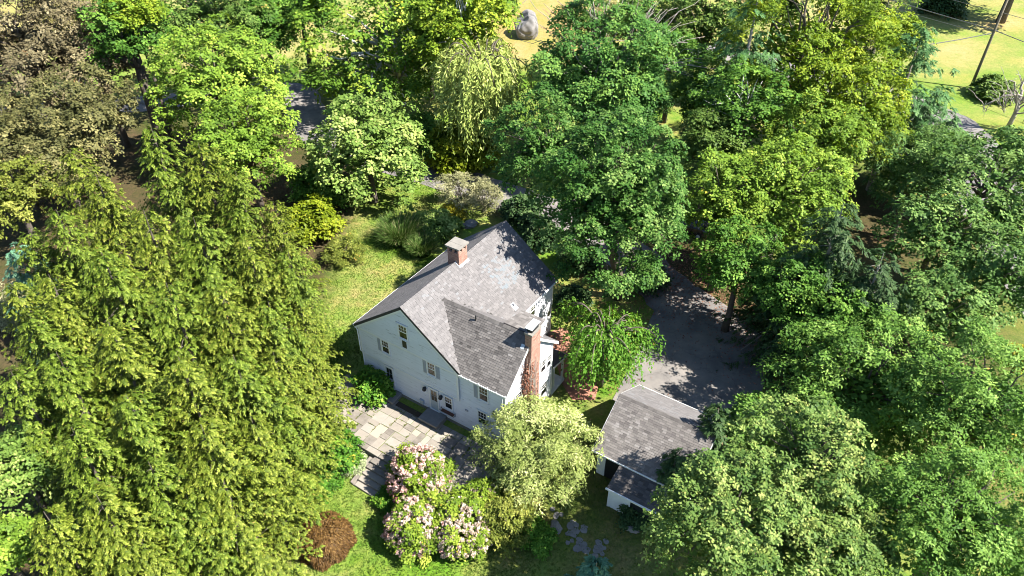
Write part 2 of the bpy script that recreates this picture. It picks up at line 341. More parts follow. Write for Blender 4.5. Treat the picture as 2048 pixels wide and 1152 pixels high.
def strip(name, pts, w, mat, dz=.02, jag=.12, seed=1):
    rg = np.random.default_rng(seed); pts = np.array(pts, float)
    tt = np.linspace(0, len(pts) - 1, (len(pts) - 1) * 8 + 1)
    P = np.stack([np.interp(tt, range(len(pts)), pts[:, i]) for i in (0, 1)], 1)
    for _ in range(6): P[1:-1] = .25 * P[:-2] + .5 * P[1:-1] + .25 * P[2:]
    T = nrm(np.gradient(P, axis=0)); N = np.stack([-T[:, 1], T[:, 0]], 1)
    L = P + N * (w / 2 + rg.normal(0, jag, (len(P), 1))); R = P - N * (w / 2 + rg.normal(0, jag, (len(P), 1)))
    V = []; F = []; k = 6
    for i in range(len(P)):
        for j in range(k):
            q = L[i] + (R[i] - L[i]) * j / (k - 1); V.append((q[0], q[1], gz(q[0], q[1]) + dz))
    for i in range(len(P) - 1):
        for j in range(k - 1): F.append((i * k + j, i * k + j + 1, (i + 1) * k + j + 1, (i + 1) * k + j))
    o = MB().add(V, F).build(name, mat); tag(o, kind='structure'); return o
strip('driveway', [(-75, 40), (-48, 47), (-34, 49.5), (-23, 54), (-17.5, 53), (-14.8, 46), (-11, 38.5), (2.4, 31), (8.4, 27.4), (16, 22), (22, 15), (25, 8)], 5.0, M['asphalt'], .03)
strip('road', [(30, 74), (48, 62), (60, 50), (64, 42), (61.5, 34), (58, 20), (56, 6), (57, -20)], 7.2, M['asphalt'], .03)
court = [at(*q, 0)[:2] for q in ((1325, 588), (1395, 574), (1452, 612), (1545, 690), (1530, 760), (1500, 860), (1420, 880), (1330, 860), (1225, 800), (1275, 705), (1300, 640))]
sheet('parking_court', [tuple(q) for q in court], M['asphalt'], .045)
brk = [at(*q, 0)[:2] for q in ((1095, 668), (1120, 655), (1160, 672), (1200, 760), (1190, 800), (1145, 800), (1125, 770), (1105, 700))]
sheet('brick_path', [tuple(q) for q in brk], M['paver'], .03)

# ================================================================== the house
HOUSE = empty('house', (0, 0, 0), -YAW)
tag(HOUSE, 'white clapboard house with grey shingle roofs and two brick chimneys', 'house')
front = lambda off: (lambda V: np.stack([V[:, 0], off - V[:, 1], V[:, 2]], 1))          # u = X, w = out (-Y)
right = lambda off: (lambda V: np.stack([off + V[:, 1], V[:, 0], V[:, 2]], 1))          # u = Y, w = out (+X)
W_, D_, HE, HR, RA, OV = 8.6, 11.9, 5.35, 8.94, 4.3, .345
SL = (HR - HE) / (RA + OV); JT = .14; WX = 12.2; WY = 5.8
WRY, WRZ = 2.8, 8.12; SWF = (WRZ - 5.37) / (WRY + .24); SWB = (WRZ - 5.21) / (6.16 - WRY)
rr = random.Random(3)
def clap(mb, u0, u1, z0, z1, lim=None, ex=.125):
    z = z0
    while z < z1 - .01:
        zt = min(z + ex, z1); a0, a1 = u0, u1
        if lim: a0, a1 = lim(.5 * (z + zt)); a0 = max(a0, u0); a1 = min(a1, u1)
        if a1 - a0 > .05:
            mb.add([(a0, 0, z), (a1, 0, z), (a1, 0, zt), (a0, 0, zt), (a0, .034, z), (a1, .034, z), (a1, .006, zt), (a0, .006, zt)],
                   [(4, 5, 6, 7), (0, 1, 5, 4), (0, 4, 7, 3), (1, 2, 6, 5)], .5 + rr.uniform(-.16, .16))
        z = zt
gab = lambda z: (RA - (HR - .24 - z) / SL, RA + (HR - .24 - z) / SL)
wg = lambda z: (WRY - (WRZ - .22 - z) / SWF, WRY + (WRZ - .22 - z) / SWB)
# wall cores
mb = MB(); mb.box(.02, .02, -.3, W_ - .02, D_ - JT - .02, 2.85); mb.box(.02, -JT + .02, 2.845, W_ - .02, D_ - .02, 5.40)
mb.slab([(.02, -JT + .015, 5.40), (W_ - .02, -JT + .015, 5.40), (RA, -JT + .015, HR - .2)], (0, D_ + JT - .04, 0))
mb.box(W_ - .1, .021, -.3, WX - .02, WY - .02, 5.15)
mb.slab([(WX - .02, .02, 5.14), (WX - .02, WY - .02, 5.14), (WX - .02, WRY, WRZ - .2)], (-(WX - 7), 0, 0))
mb.build('wall', M['siding'], HOUSE)
mb = MB(front(0)); clap(mb, 0, WX, .36, 2.82); mb.build('siding', M['siding'], HOUSE)
mb = MB(front(-JT)); clap(mb, 0, W_, 2.86, 5.12); mb.build('siding', M['siding'], HOUSE)
mb = MB(front(-JT - .05)); clap(mb, -.1, W_ + .1, 5.26, HR - .2, gab); mb.build('siding', M['siding'], HOUSE)
mb = MB(front(0)); clap(mb, W_, WX, 2.82, 5.15); mb.build('siding', M['siding'], HOUSE)
mb = MB(right(WX)); clap(mb, 0, WY, .36, 5.1); clap(mb, -.1, WY + .1, 5.1, WRZ, wg); mb.build('siding', M['siding'], HOUSE)
mb = MB(right(W_)); clap(mb, WY, D_ - JT, .36, 2.82); clap(mb, WY, D_, 2.85, 5.2); mb.build('siding', M['siding'], HOUSE)
mb = MB(lambda V: np.stack([-V[:, 1], V[:, 0], V[:, 2]], 1)); clap(mb, 0, D_ - JT, .36, 2.82); clap(mb, -JT, D_, 2.85, 5.2); mb.build('siding', M['siding'], HOUSE)
mb = MB(lambda V: np.stack([V[:, 0], D_ + V[:, 1], V[:, 2]], 1)); clap(mb, 0, W_, 2.85, 5.2); clap(mb, 0, W_, 5.2, HR, gab); mb.build('siding', M['siding'], HOUSE)
mb = MB(); mb.box(-.03, -.035, -.35, WX + .03, .6, .34); mb.box(-.03, .5, -.35, W_ + .03, D_ - JT + .03, .34); mb.box(W_, .5, -.35, WX + .03, WY + .03, .34)
mb.build('foundation', M['stone'], HOUSE)
# trim: belt, jetty drip board, corner boards, rake boards
mb = MB(front(-JT)); mb.box(-.02, .0, 5.12, W_ + .02, .09, 5.27); mb.box(-.02, 0, 2.80, W_ + .02, .045, 2.90); mb.box(-.03, 0, 2.9, .10, .045, 5.12); mb.box(W_ - .12, 0, 2.74, W_ + .025, .05, 5.12)
mb.build('trim_board', M['trim'], HOUSE)
mb = MB(front(0)); mb.box(-.03, 0, .34, .11, .045, 2.78); mb.box(WX - .11, 0, .37, WX + .03, .045, 5.12); mb.box(.11, 0, .30, WX - .11, .048, .37); mb.build('trim_board', M['trim'], HOUSE)
mb = MB(right(WX)); mb.box(-.02, 0, .34, .11, .045, 5.1); mb.build('trim_board', M['trim'], HOUSE)
mb = MB(right(WX)); mb.box(WY - .11, 0, .34, WY + .03, .045, 5.1); mb.build('trim_board', M['trim'], HOUSE)
mb = MB(right(W_)); mb.box(D_ - .12, 0, 2.86, D_ + .03, .045, 5.15); mb.box(D_ - JT - .1, 0, .34, D_ - JT + .02, .045, 2.8); mb.box(WY, 0, 5.12, D_ + .06, .16, 5.30); mb.build('trim_board', M['trim'], HOUSE)
def rake(y, x0, x1, sgn, name='rake_board'):
    mb = MB()
    for xa, xb in ((x0, RA), (RA, x1)):
        za = HR - SL * abs(xa - RA); zb = HR - SL * abs(xb - RA)
        mb.slab([(xa, y, za - .19), (xb, y, zb - .19), (xb, y, zb - .40), (xa, y, za - .40)], (0, .03 * sgn, 0))
    mb.build(name, M['trim'], HOUSE)
rake(-JT - .115, -.28, W_ + .28, 1); rake(D_ + .09, -.28, W_ + .28, -1)

# ---- roofs with real shingles
def roof(parent, name, O, A, B, la, lb, thick, inside, mat, deck_poly, rng, w=.30, ex=.15, tmean=.5, tsd=.15, parts=0, tfun=None, amin=None):
    """O eave corner, A along eave, B up the slope (unit), deck_poly in (a,b)"""
    O, A, B = map(lambda q: np.asarray(q, float), (O, A, B)); N = np.cross(A, B); N /= np.linalg.norm(N)
    if N[2] < 0: N = -N
    P = lambda a, b, c=0.0: O + A * a + B * b + N * c
    mb = MB(); mb.slab([P(a, b, 0) for a, b in deck_poly], -N * thick); rf = mb.build(name, M['deck_dark'], parent)
    cells = []
    nb = int(lb / ex)
    for j in range(nb + 1):
        off = rng.uniform(0, w)
        a = -off
        while a < la:
            ww = w * rng.uniform(.75, 1.25); b = j * ex
            a0, a1 = max(a, 0), min(a + ww, la); b1 = min(b + ex * 1.25, lb)
            if amin: a0 = max(a0, amin(b) - .30)
            if a1 - a0 > .04 and b1 - b > .03 and inside((a0 + a1) / 2, (b + min(b + ex, lb)) / 2):
                t = np.clip(rng.normal(tmean, tsd), 0, .93)
                if tfun: t = tfun((a0 + a1) / 2, b, t)
                cells.append((a0, a1, b, b1, t))
            a += ww
    def wedge(a0, a1, b0, b1, d=0):
        g = .006; c0 = a0 + g; c1 = a0 + g
        if amin: c0 = min(max(c0, amin(b0)), a1 - .012); c1 = min(max(c1, amin(b1)), a1 - .01)
        return [P(c0, b0, .0), P(a1 - g, b0, .0), P(a1 - g, b1, .0), P(c1, b1, .0), P(c0, b0, .030 + d), P(a1 - g, b0, .030 + d), P(a1 - g, b1, .008), P(c1, b1, .008)]
    F5 = MB.BF[1:]
    cells.sort(key=lambda c: abs(c[0] - la * .5) + abs(c[2] - lb * .35))
    for c in cells[:parts]:
        mb = MB(); v = np.array(wedge(*c[:4], rng.uniform(0, .008))); mb.add(v, F5, c[4]); mb.build('shingle', mat, rf)
    mb = MB()
    for c in cells[parts:]: mb.add(wedge(*c[:4], rng.uniform(0, .008)), F5, c[4])
    o = mb.build('shingles', mat, rf); tag(o, kind='stuff')
    return rf
rs = np.random.default_rng(11)
Ls = math.hypot(RA + OV, HR - HE); cs, sn = (RA + OV) / Ls, (HR - HE) / Ls
Y0, Y1 = -.26, 12.02; LY = Y1 - Y0
def valley(a, b):                           # keep main right slope outside the wing roof
    y = Y0 + a; z = HE + b * sn
    zw = WRZ - (SWF * (WRY - y) if y < WRY else SWB * (y - WRY))
    return z > zw - .02
def patch(a, b, t):
    y = Y0 + a
    if 7.2 < y < 9.6 and 1.9 < b < 4.3 and abs(y - 8.3) + abs(b - 3.2) * .9 < 1.9 + .5 * math.sin(b * 9) and rs.random() < .72: return rs.uniform(.9, 1.0)
    return t
roof(HOUSE, 'roof', (W_ + OV, Y0, HE), (0, 1, 0), (-cs, 0, sn), LY, Ls, .17, valley, M['shingle_light'], [(0, 0), (LY, 0), (LY, Ls), (0, Ls)], rs, tmean=.62, tfun=patch, parts=0)
roof(HOUSE, 'roof', (-OV, Y0, HE), (0, 1, 0), (cs, 0, sn), LY, Ls, .17, lambda a, b: True, M['shingle_light'], [(0, 0), (LY, 0), (LY, Ls), (0, Ls)], rs, tmean=.45)
XW = 12.44
lf = math.hypot(WRY + .24, WRZ - 5.37); cf, sf = (WRY + .24) / lf, (WRZ - 5.37) / lf
XR0 = 5.2
vx = lambda z: RA + (HR - z) / SL
def wf_in(a, b):
    x = XR0 + a; z = 5.37 + b * sf
    return x + .16 > vx(z)
roof(HOUSE, 'wing_roof', (XR0, -.24, 5.37), (1, 0, 0), (0, cf, sf), XW - XR0, lf, .16, wf_in, M['shingle_dark'],
     [(vx(5.37) - XR0 - .15, 0), (XW - XR0, 0), (XW - XR0, lf), (vx(WRZ) - XR0 - .15, lf)], rs, tmean=.5, tsd=.16, parts=300, amin=lambda b: vx(5.37 + b * sf) - XR0 - .02)
lbk = math.hypot(6.16 - WRY, WRZ - 5.21); cb, sb = (6.16 - WRY) / lbk, (WRZ - 5.21) / lbk
roof(HOUSE, 'wing_roof', (XR0, 6.16, 5.21), (1, 0, 0), (0, -cb, sb), XW - XR0, lbk, .16, lambda a, b: 5.21 + b * sb > HR - SL * (XR0 + a - RA) - .03, M['shingle_light'],
     [(vx(5.3) - XR0 - .15, 0), (XW - XR0, 0), (XW - XR0, lbk), (vx(WRZ) - XR0 - .15, lbk)], rs, tmean=.6)
# ridge caps
mb = MB()
for k in range(int(LY / .3)):
    y = Y0 + k * .3; t = float(np.clip(rs.normal(.55, .15), 0, 1))
    mb.hexa([(RA - .16, y, HR - .16 * SL + .012), (RA, y, HR + .035), (RA, y + .29, HR + .02), (RA - .16, y + .29, HR - .16 * SL), (RA - .16, y, HR - .16 * SL + .03), (RA, y, HR + .055), (RA, y + .29, HR + .04), (RA - .16, y + .29, HR - .16 * SL + .02)], t)
    mb.hexa([(RA, y, HR + .035), (RA + .16, y, HR - .16 * SL + .012), (RA + .16, y + .29, HR - .16 * SL), (RA, y + .29, HR + .02), (RA, y, HR + .055), (RA + .16, y, HR - .16 * SL + .03), (RA + .16, y + .29, HR - .16 * SL + .02), (RA, y + .29, HR + .04)], t)
mb.build('ridge_cap', M['shingle_light'], HOUSE)
mb = MB()
for k in range(int((XW - 5.5) / .3) + 1):
    x = 5.45 + k * .3; t = float(np.clip(rs.normal(.4, .15), 0, 1)); x2 = min(x + .29, XW)
    for yy, s_ in ((WRY - .16, SWF), (WRY + .16, SWB)):
        mb.slab([(x, yy, WRZ - .16 * s_ + .05), (x2, yy, WRZ - .16 * s_ + .04), (x2, WRY, WRZ + .045), (x, WRY, WRZ + .055)], (0, 0, -.02), t)
mb.build('ridge_cap', M['shingle_dark'], HOUSE)
# eave gutters and fascias
mb = MB(); mb.box(-OV - .07, Y0, HE - .12, -OV + .02, Y1, HE - .0); mb.build('gutter', M['trim'], HOUSE)
mb = MB(); mb.box(W_ + OV - .02, 6.3, HE - .13, W_ + OV + .07, Y1, HE - .01); mb.box(W_ - .0, 6.3, HE - .16, W_ + OV, Y1 - .1, HE - .13); mb.build('gutter', M['trim'], HOUSE)
mb = MB(); mb.box(W_ + .2, -.33, 5.26, XW + .02, -.235, 5.37)
for k in range(6): mb.box(8.95 + k * .68, -.34, 5.36, 9.0 + k * .68, -.2, 5.42)
mb.build('gutter', M['trim'], HOUSE)
mb = MB(); mb.box(W_, -.235, 5.22, XW - .03, .02, 5.27); mb.build('soffit', M['trim'], HOUSE)
mb = MB()
for (ya, za, yb, zb) in ((-.26, 5.36, WRY, WRZ), (WRY, WRZ, 6.18, 5.20)):
    mb.slab([(XW + .005, ya, za - .01), (XW + .005, yb, zb - .01), (XW + .005, yb, zb - .24), (XW + .005, ya, za - .24)], (.03, 0, 0))
mb.build('rake_board', M['trim'], HOUSE)
mb = MB(); mb.tube([(WX - .16, -.06, 5.2), (WX - .16, -.06, .1)], .045, 6); mb.build('downspout', M['trim'], HOUSE)
mb = MB(); mb.tube([(-.22, -.2, 5.2), (-.1, -.2, 4.9), (-.1, -.2, 3.0), (-.07, -.06, 2.75), (-.07, -.06, .2)], .045, 6); mb.build('downspout', M['trim'], HOUSE)
# dormer on the far slope of the wing
mb = MB(); mb.slab([(10.2, WRY + .1, WRZ + .03), (12.0, WRY + .1, WRZ + .03), (12.0, 5.15, 7.60), (10.2, 5.15, 7.60)], (0, 0, -.1)); dm = mb.build('dormer', M['shingle_dark'], HOUSE)
mb = MB(); mb.box(10.3, WRY + .4, 6.0, 11.9, 5.0, 7.52); mb.build('dormer_wall', M['siding'], dm)
mb = MB()
for k in range(14):
    for j in range(7):
        x = 10.2 + j * .257; y = WRY + .12 + k * .165; z = WRZ + .03 - (y - WRY - .1) * (WRZ + .03 - 7.6) / (5.05 - WRY)
        mb.box(x, y, z - .01, x + .25, min(y + .16, 5.15), z + .022, float(np.clip(rs.normal(.62, .12), 0, 1)))
mb.build('dormer_shingles', M['shingle_dark'], dm)['kind'] = 'stuff'
mb = MB(); mb.box(12.0, WRY + .5, 7.42, 12.04, 5.2, 7.62); mb.box(10.2, 5.15, 7.46, 12.04, 5.19, 7.6); mb.build('dormer_trim', M['trim'], dm)
# chimneys with laid bricks
def brick_shaft(parent, name, x0, y0, x1, y1, z0, z1, seed):
    rg = np.random.default_rng(seed)
    mb = MB(); mb.box(x0 + .012, y0 + .012, z0, x1 - .012, y1 - .012, z1); ch = mb.build(name, M['mortar'], parent)
    bl, bh, g = .205, .066, .010; mb = MB(); z = z0; r = 0
    while z < z1 - .03:
        zt = min(z + bh - g, z1)
        for (ax, c, lo, hi, sg) in ((0, y0, x0, x1, -1), (0, y1, x0, x1, 1), (1, x0, y0, y1, -1), (1, x1, y0, y1, 1)):
            a = lo - (bl / 2 if (r + ax) % 2 else 0)
            while a < hi:
                a0 = max(a, lo) + g / 2; a1 = min(a + bl, hi) - g / 2
                if a1 - a0 > .02:
                    pr = rg.uniform(0, .004); t = float(np.clip(rg.normal(.5, .22), 0, 1))
                    if ax == 0: mb.box(a0, min(c, c + sg * pr) if sg < 0 else c - .03, z, a1, c + .03 if sg < 0 else c + pr, zt, t)
                    else: mb.box(min(c, c + sg * pr) if sg < 0 else c - .03, a0, z, c + .03 if sg < 0 else c + pr, a1, zt, t)
                a += bl
        z += bh; r += 1
    o = mb.build('brickwork', M['brick'], ch); tag(o, kind='stuff'); return ch
c1 = brick_shaft(HOUSE, 'chimney', 3.65, 5.67, 4.62, 6.65, 7.9, 9.72, 1)
mb = MB()
for (x, y) in ((3.65, 5.67), (4.47, 5.67), (3.65, 6.5), (4.47, 6.5), (4.06, 5.67), (4.06, 6.5), (3.65, 6.08), (4.47, 6.08)): mb.box(x, y, 9.72, x + .15, y + .15, 10.06)
mb.build('chimney_pier', M['brick'], c1)
mb = MB(); mb.box(3.8, 5.82, 9.71, 4.47, 6.5, 9.74); mb.build('flue_opening', M['black'], c1)
mb = MB(); mb.box(3.54, 5.56, 10.06, 4.73, 6.09, 10.18); mb.box(3.54, 6.1, 10.06, 4.73, 6.76, 10.185); mb.build('capstone', M['capstone'], c1)
mb = MB(); zf = lambda x: HR - SL * abs(x - RA)
mb.slab([(RA, 5.6, zf(RA) + .06), (4.74, 5.6, zf(4.74) + .06), (4.74, 6.72, zf(4.74) + .06), (RA, 6.72, zf(RA) + .06)], (0, 0, -.04)); mb.slab([(4.6, 5.6, zf(4.7) + .15), (4.72, 5.6, zf(4.72) + .05), (4.72, 6.72, zf(4.72) + .05), (4.6, 6.72, zf(4.7) + .15)], (0, 0, -.03))
mb.build('flashing', M['lead'], c1)
c2 = brick_shaft(HOUSE, 'end_chimney', 12.19, 2.26, 12.68, 3.34, 0, 8.62, 2)
mb = MB(); mb.box(12.15, 2.22, 8.62, 12.72, 3.38, 8.75); mb.build('capstone', M['capstone'], c2)
mb = MB(); mb.box(12.22, 2.42, 8.75, 12.6, 3.2, 9.05); mb.build('flue', M['black'], c2)
mb = MB(); mb.slab([(12.13, 2.3, 9.06), (12.66, 2.3, 9.06), (12.66, 3.32, 9.10), (12.13, 3.32, 9.10)], (0, 0, .025)); mb.build('metal_cap', M['metal'], c2)
mb = MB(); mb.slab([(11.95, 2.05, WRZ - SWF * .75 + .05), (12.2, 2.05, WRZ - SWF * .75 + .05), (12.2, 2.28, WRZ - SWF * .52 + .06), (11.95, 2.28, WRZ - SWF * .52 + .06)], (0, 0, -.03)); mb.build('flashing', M['lead'], c2)
# roof vent pipes
mb = MB(); mb.tube([(8.3, 2.43, 7.7), (8.3, 2.43, 8.2)], .05, 8); mb.build('vent_pipe', M['black'], HOUSE)
mb = MB(); mb.tube([(8.3, 7.0, 5.7), (8.3, 7.0, 6.1)], .06, 8); mb.slab([(8.1, 6.8, zf(8.1) + .05), (8.55, 6.8, zf(8.55) + .05), (8.55, 7.2, zf(8.55) + .05), (8.1, 7.2, zf(8.1) + .05)], (0, 0, -.02)); mb.build('vent_pipe', M['shutter'], HOUSE)

# ---- windows and doors
def window(parent, xf, u0, u1, z0, z1, blind=True, cols=3, rows=2, shutters=(0, 0), sill=True, sash_open=False):
    mb = MB(xf); c = .075
    mb.box(u0 - c, 0, z0 - c, u0, .085, z1 + c); mb.box(u1, 0, z0 - c, u1 + c, .085, z1 + c); mb.box(u0, 0, z1, u1, .085, z1 + c * 1.2); mb.box(u0, 0, z0 - c, u1, .08, z0)
    if sill: mb.box(u0 - c - .03, 0, z0 - c - .035, u1 + c + .03, .13, z0 - c + .003)
    mb.box(u0 - c - .02, 0, z1 + c * 1.2, u1 + c + .02, .11, z1 + c * 1.2 + .035)
    wn_ = mb.build('window', M['trim'], parent)
    zm = (z0 + z1) / 2
    for (a, b, up) in ((zm, z1, 1), (z0, zm, 0)):
        g = MB(xf); w = .046 if up else .040; g.box(u0, .0, a, u1, w, b); g.build('pane', M['blind' if (up and blind) else 'glass'], wn_)
        s = MB(xf); k = .035; w1 = w + .018
        s.box(u0, w - .002, a, u0 + k, w1, b); s.box(u1 - k, w - .002, a, u1, w1, b); s.box(u0 + k, w - .002, b - k, u1 - k, w1, b); s.box(u0 + k, w - .002, a, u1 - k, w1, a + k)
        if up or cols == 2:
            for i in range(1, cols): x = u0 + (u1 - u0) * i / cols; s.box(x - .010, w - .002, a + k, x + .010, w1 - .004, b - k)
            for i in range(1, rows): z = a + (b - a) * i / rows; s.box(u0 + k, w - .002, z - .010, u1 - k, w1 - .006, z + .010)
        s.build('sash', M['trim'], wn_)
    for i, s_ in enumerate(shutters):
        if s_:
            sh = MB(xf); a = u0 - c - .03 - s_ if i == 0 else u1 + c + .03
            sh.box(a, .02, z0 - .05, a + s_, .06, z1 + .05)
            for q in range(int((z1 - z0 - .1) / .07)): sh.box(a + .04, .055, z0 + .04 + q * .07, a + s_ - .04, .075, z0 + .075 + q * .07)
            sh.build('shutter', M['shutter'], wn_)
    return wn_
fj = front(-JT); f0 = front(0); fg = front(-JT - .05)
window(HOUSE, fg, 3.92, 4.62, 6.24, 7.36)
window(HOUSE, fj, 2.10, 2.72, 3.98, 5.08, shutters=(.28, 0))
window(HOUSE, fj, 6.10, 6.72, 3.98, 5.08, shutters=(.28, .28))
window(HOUSE, f0, 10.2, 10.88, 3.78, 4.95, shutters=(.32, 0))
window(HOUSE, f0, 10.05, 10.72, 1.45, 2.60, blind=False)
window(HOUSE, f0, 7.26, 7.86, 1.30, 2.36)
mb = MB(fg); mb.box(4.1, .0, 5.42, 4.45, .05, 6.02); mb.build('vent_panel', M['black'], HOUSE)
mb = MB(fg); mb.box(3.7, .02, 7.47, 4.75, .05, 7.52); mb.build('drip_cap', M['shutter'], HOUSE)
rx = right(WX)
window(HOUSE, rx, 1.05, 1.75, 3.15, 4.15, blind=False); window(HOUSE, rx, 4.25, 4.85, 3.55, 4.6, blind=False); window(HOUSE, rx, 5.05, 5.55, 3.45, 4.5, blind=False)
window(HOUSE, rx, 4.35, 5.1, 1.2, 2.3, blind=False); window(HOUSE, rx, .9, 1.6, 1.1, 2.2, blind=False)
rm = right(W_)
window(HOUSE, rm, 8.6, 9.3, 3.7, 4.8, blind=False); window(HOUSE, rm, 7.2, 7.9, 3.7, 4.8, blind=False)
mb = MB(rm); th = np.linspace(0, 2 * math.pi, 14, endpoint=False); mb.slab([(11.4 + .16 * math.cos(t), .05, 2.3 + .26 * math.sin(t)) for t in th], (0, -.05, 0)); mb.build('oval_plaque', M['black'], HOUSE)
mb = MB(rx); mb.slab([(1.85 + .22 * math.cos(t), .06, 2.75 + .3 * math.sin(t)) for t in th], (0, -.06, 0)); mb.build('oval_plaque', M['black'], HOUSE)
def door(parent, xf, u0, u1, z0, z1, solidpane):
    mb = MB(xf); c = .11
    mb.box(u0 - c, 0, z0, u0, .07, z1); mb.box(u1, 0, z0, u1 + c, .07, z1); mb.box(u0 - c - .03, 0, z1, u1 + c + .03, .08, z1 + .13); mb.box(u0 - c, 0, z0 - .06, u1 + c, .12, z0)
    d = mb.build('door', M['trim'], parent)
    mb = MB(xf); mb.box(u0, 0, z0, u1, .045, z1); mb.build('door_leaf', M['door'], d)
    zl = z0 + (z1 - z0) * .47
    for i in range(2):
        for j in range(2):
            w = (u1 - u0 - .2) / 2; h = (z1 - .12 - zl) / 2
            mb = MB(xf); mb.box(u0 + .09 + i * (w + .03), 0.03, zl + j * (h + .03) - .02, u0 + .09 + i * (w + .03) + w, .051, zl + j * (h + .03) + h - .02); mb.build('pane', M['glass' if solidpane else 'blind'], d)
    mb = MB(xf); mb.tube([(u1 - .08, .03, z0 + .95), (u1 - .08, .08, z0 + .95)], .03, 8); mb.build('door_knob', M['black'], d)
door(HOUSE, f0, 5.98, 6.62, .45, 2.38, False); door(HOUSE, f0, 1.98, 2.62, .45, 2.40, True)
# wall fittings
def lantern(x, z, label):
    r = empty('wall_lantern', h2w(x, -.16, z), -YAW); tag(r, label, 'lantern', 'wall lanterns by the back door')
    mb = MB(); mb.lathe([(.03, -.17), (.13, -.12), (.16, 0), (.12, .13), (.04, .18)], (0, -.03, 0), 6); mb.build('lantern_body', M['black'], r)
    mb = MB(); mb.box(-.05, .05, -.1, .05, .15, .1); mb.build('bracket', M['black'], r)
lantern(5.60, 2.2, 'black wall lantern left of the glazed back door'); lantern(7.0, 2.16, 'black wall lantern right of the glazed back door')
r = empty('window_planter', h2w(7.5, 0, .8), -YAW); tag(r, 'black wire window planter under the ground floor window', 'planter')
mb = MB()
for (z, d) in ((.0, .05), (.28, .30)):
    mb.tube([(-.58, -.04, z), (-.58, -d, z), (.58, -d, z), (.58, -.04, z)], .016, 5)
for k in range(13): x = -.56 + k * .0935; mb.tube([(x, -.05, 0), (x, -.22, .03), (x, -.30, .28)], .010, 4)
for k in (-.58, .58): mb.tube([(k, -.04, 0), (k, -.04, .3)], .014, 5)
mb.build('wire_basket', M['black'], r)
mb = MB(); mb.box(-.5, -.22, .06, .5, -.05, .2); mb.build('soil', M['vine'], r)
mb = MB(front(0)); mb.box(5.02, .0, .42, 5.34, .14, .80); mb.box(5.0, .0, .80, 5.36, .16, .83); o = mb.build('meter_box', M['door'], HOUSE)
mb = MB(front(0)); mb.box(8.98, .0, 1.95, 9.22, .08, 2.08); mb.build('wall_vent', M['shutter'], HOUSE)
# porch behind the wing
P_ = empty('porch', parent=HOUSE)
mb = MB(); mb.slab([(8.7, WY, 2.95), (12.3, WY, 2.95), (12.3, 7.88, 2.55), (8.7, 7.88, 2.55)], (0, 0, -.1)); mb.build('porch_roof', M['deck_dark'], P_)
mb = MB(); mb.slab([(12.3, WY + .05, 2.9), (12.3, 7.9, 2.53), (12.3, 7.9, 2.40), (12.3, WY + .05, 2.76)], (.03, 0, 0)); mb.box(8.7, 7.88, 2.4, 12.33, 7.92, 2.53); mb.build('fascia', M['trim'], P_)
mb = MB(); mb.box(8.7, WY + .03, .1, 12.25, 7.75, .3); mb.build('porch_floor', M['trim'], P_)
for x, y in ((12.1, 7.6), (9.4, 7.6), (12.1, 6.3)):
    mb = MB(); mb.box(x - .07, y - .07, .3, x + .07, y + .07, 2.5); mb.box(x - .1, y - .1, .3, x + .1, y + .1, .45); mb.build('post', M['trim'], P_)

# ================================================================== terrace, steps, stoops
T = empty('terrace', (0, 0, 0), -YAW); tag(T, 'flagstone terrace with mossy joints behind the white house', 'terrace')
TX0, TX1, TY0, TY1 = -1.7, 12.6, -5.15, -.55
mb = MB(); mb.box(TX0, TY0 + .1, -1.1, TX1, TY1, -.012); mb.build('bed', M['joint'], T)
rt = random.Random(21); stones = []
def split(x0, y0, x1, y1, d=0):
    w, h = x1 - x0, y1 - y0; lim = rt.uniform(.75, 1.35)
    if max(w, h) < lim or d > 9: stones.append((x0, y0, x1, y1)); return
    if w > h * rt.uniform(.8, 1.25):
        c = x0 + w * rt.uniform(.36, .64); split(x0, y0, c, y1, d + 1); split(c, y0, x1, y1, d + 1)
    else:
        c = y0 + h * rt.uniform(.36, .64); split(x0, y0, x1, c, d + 1); split(x0, c, x1, y1, d + 1)
split(TX0, TY0 + .42, TX1, TY1)
x = TX0
while x < TX1 - .3:
    w = rt.uniform(.7, 1.3)
    if x + w > TX1 - .4: w = TX1 - x
    stones.append((x, TY0 - .03, x + w, TY0 + .42)); x += w
def stone_mesh(x0, y0, x1, y1, zt, zb, g=.012, bv=.018, j=.014):
    cx, cy_ = (x0 + x1) / 2, (y0 + y1) / 2
    q = [(x0 + g, y0 + g), (x1 - g, y0 + g), (x1 - g, y1 - g), (x0 + g, y1 - g)]
    q = [(x + rt.uniform(-j, j), y + rt.uniform(-j, j)) for x, y in q]
    ins = [(x + (bv if x < cx else -bv), y + (bv if y < cy_ else -bv)) for x, y in q]
    V = [(x, y, zb) for x, y in q] + [(x, y, zt - bv * .6) for x, y in q] + [(x, y, zt + rt.uniform(-.006, .006)) for x, y in ins]
    F = [(i, (i + 1) % 4, 4 + (i + 1) % 4, 4 + i) for i in range(4)] + [(4 + i, 4 + (i + 1) % 4, 8 + (i + 1) % 4, 8 + i) for i in range(4)] + [(8, 9, 10, 11)]
    return V, F
for s in stones:
    V, F = stone_mesh(*s, .035 + rt.uniform(-.012, .012), -.03); MB().add(V, F).build('flagstone', M['flag'], T)
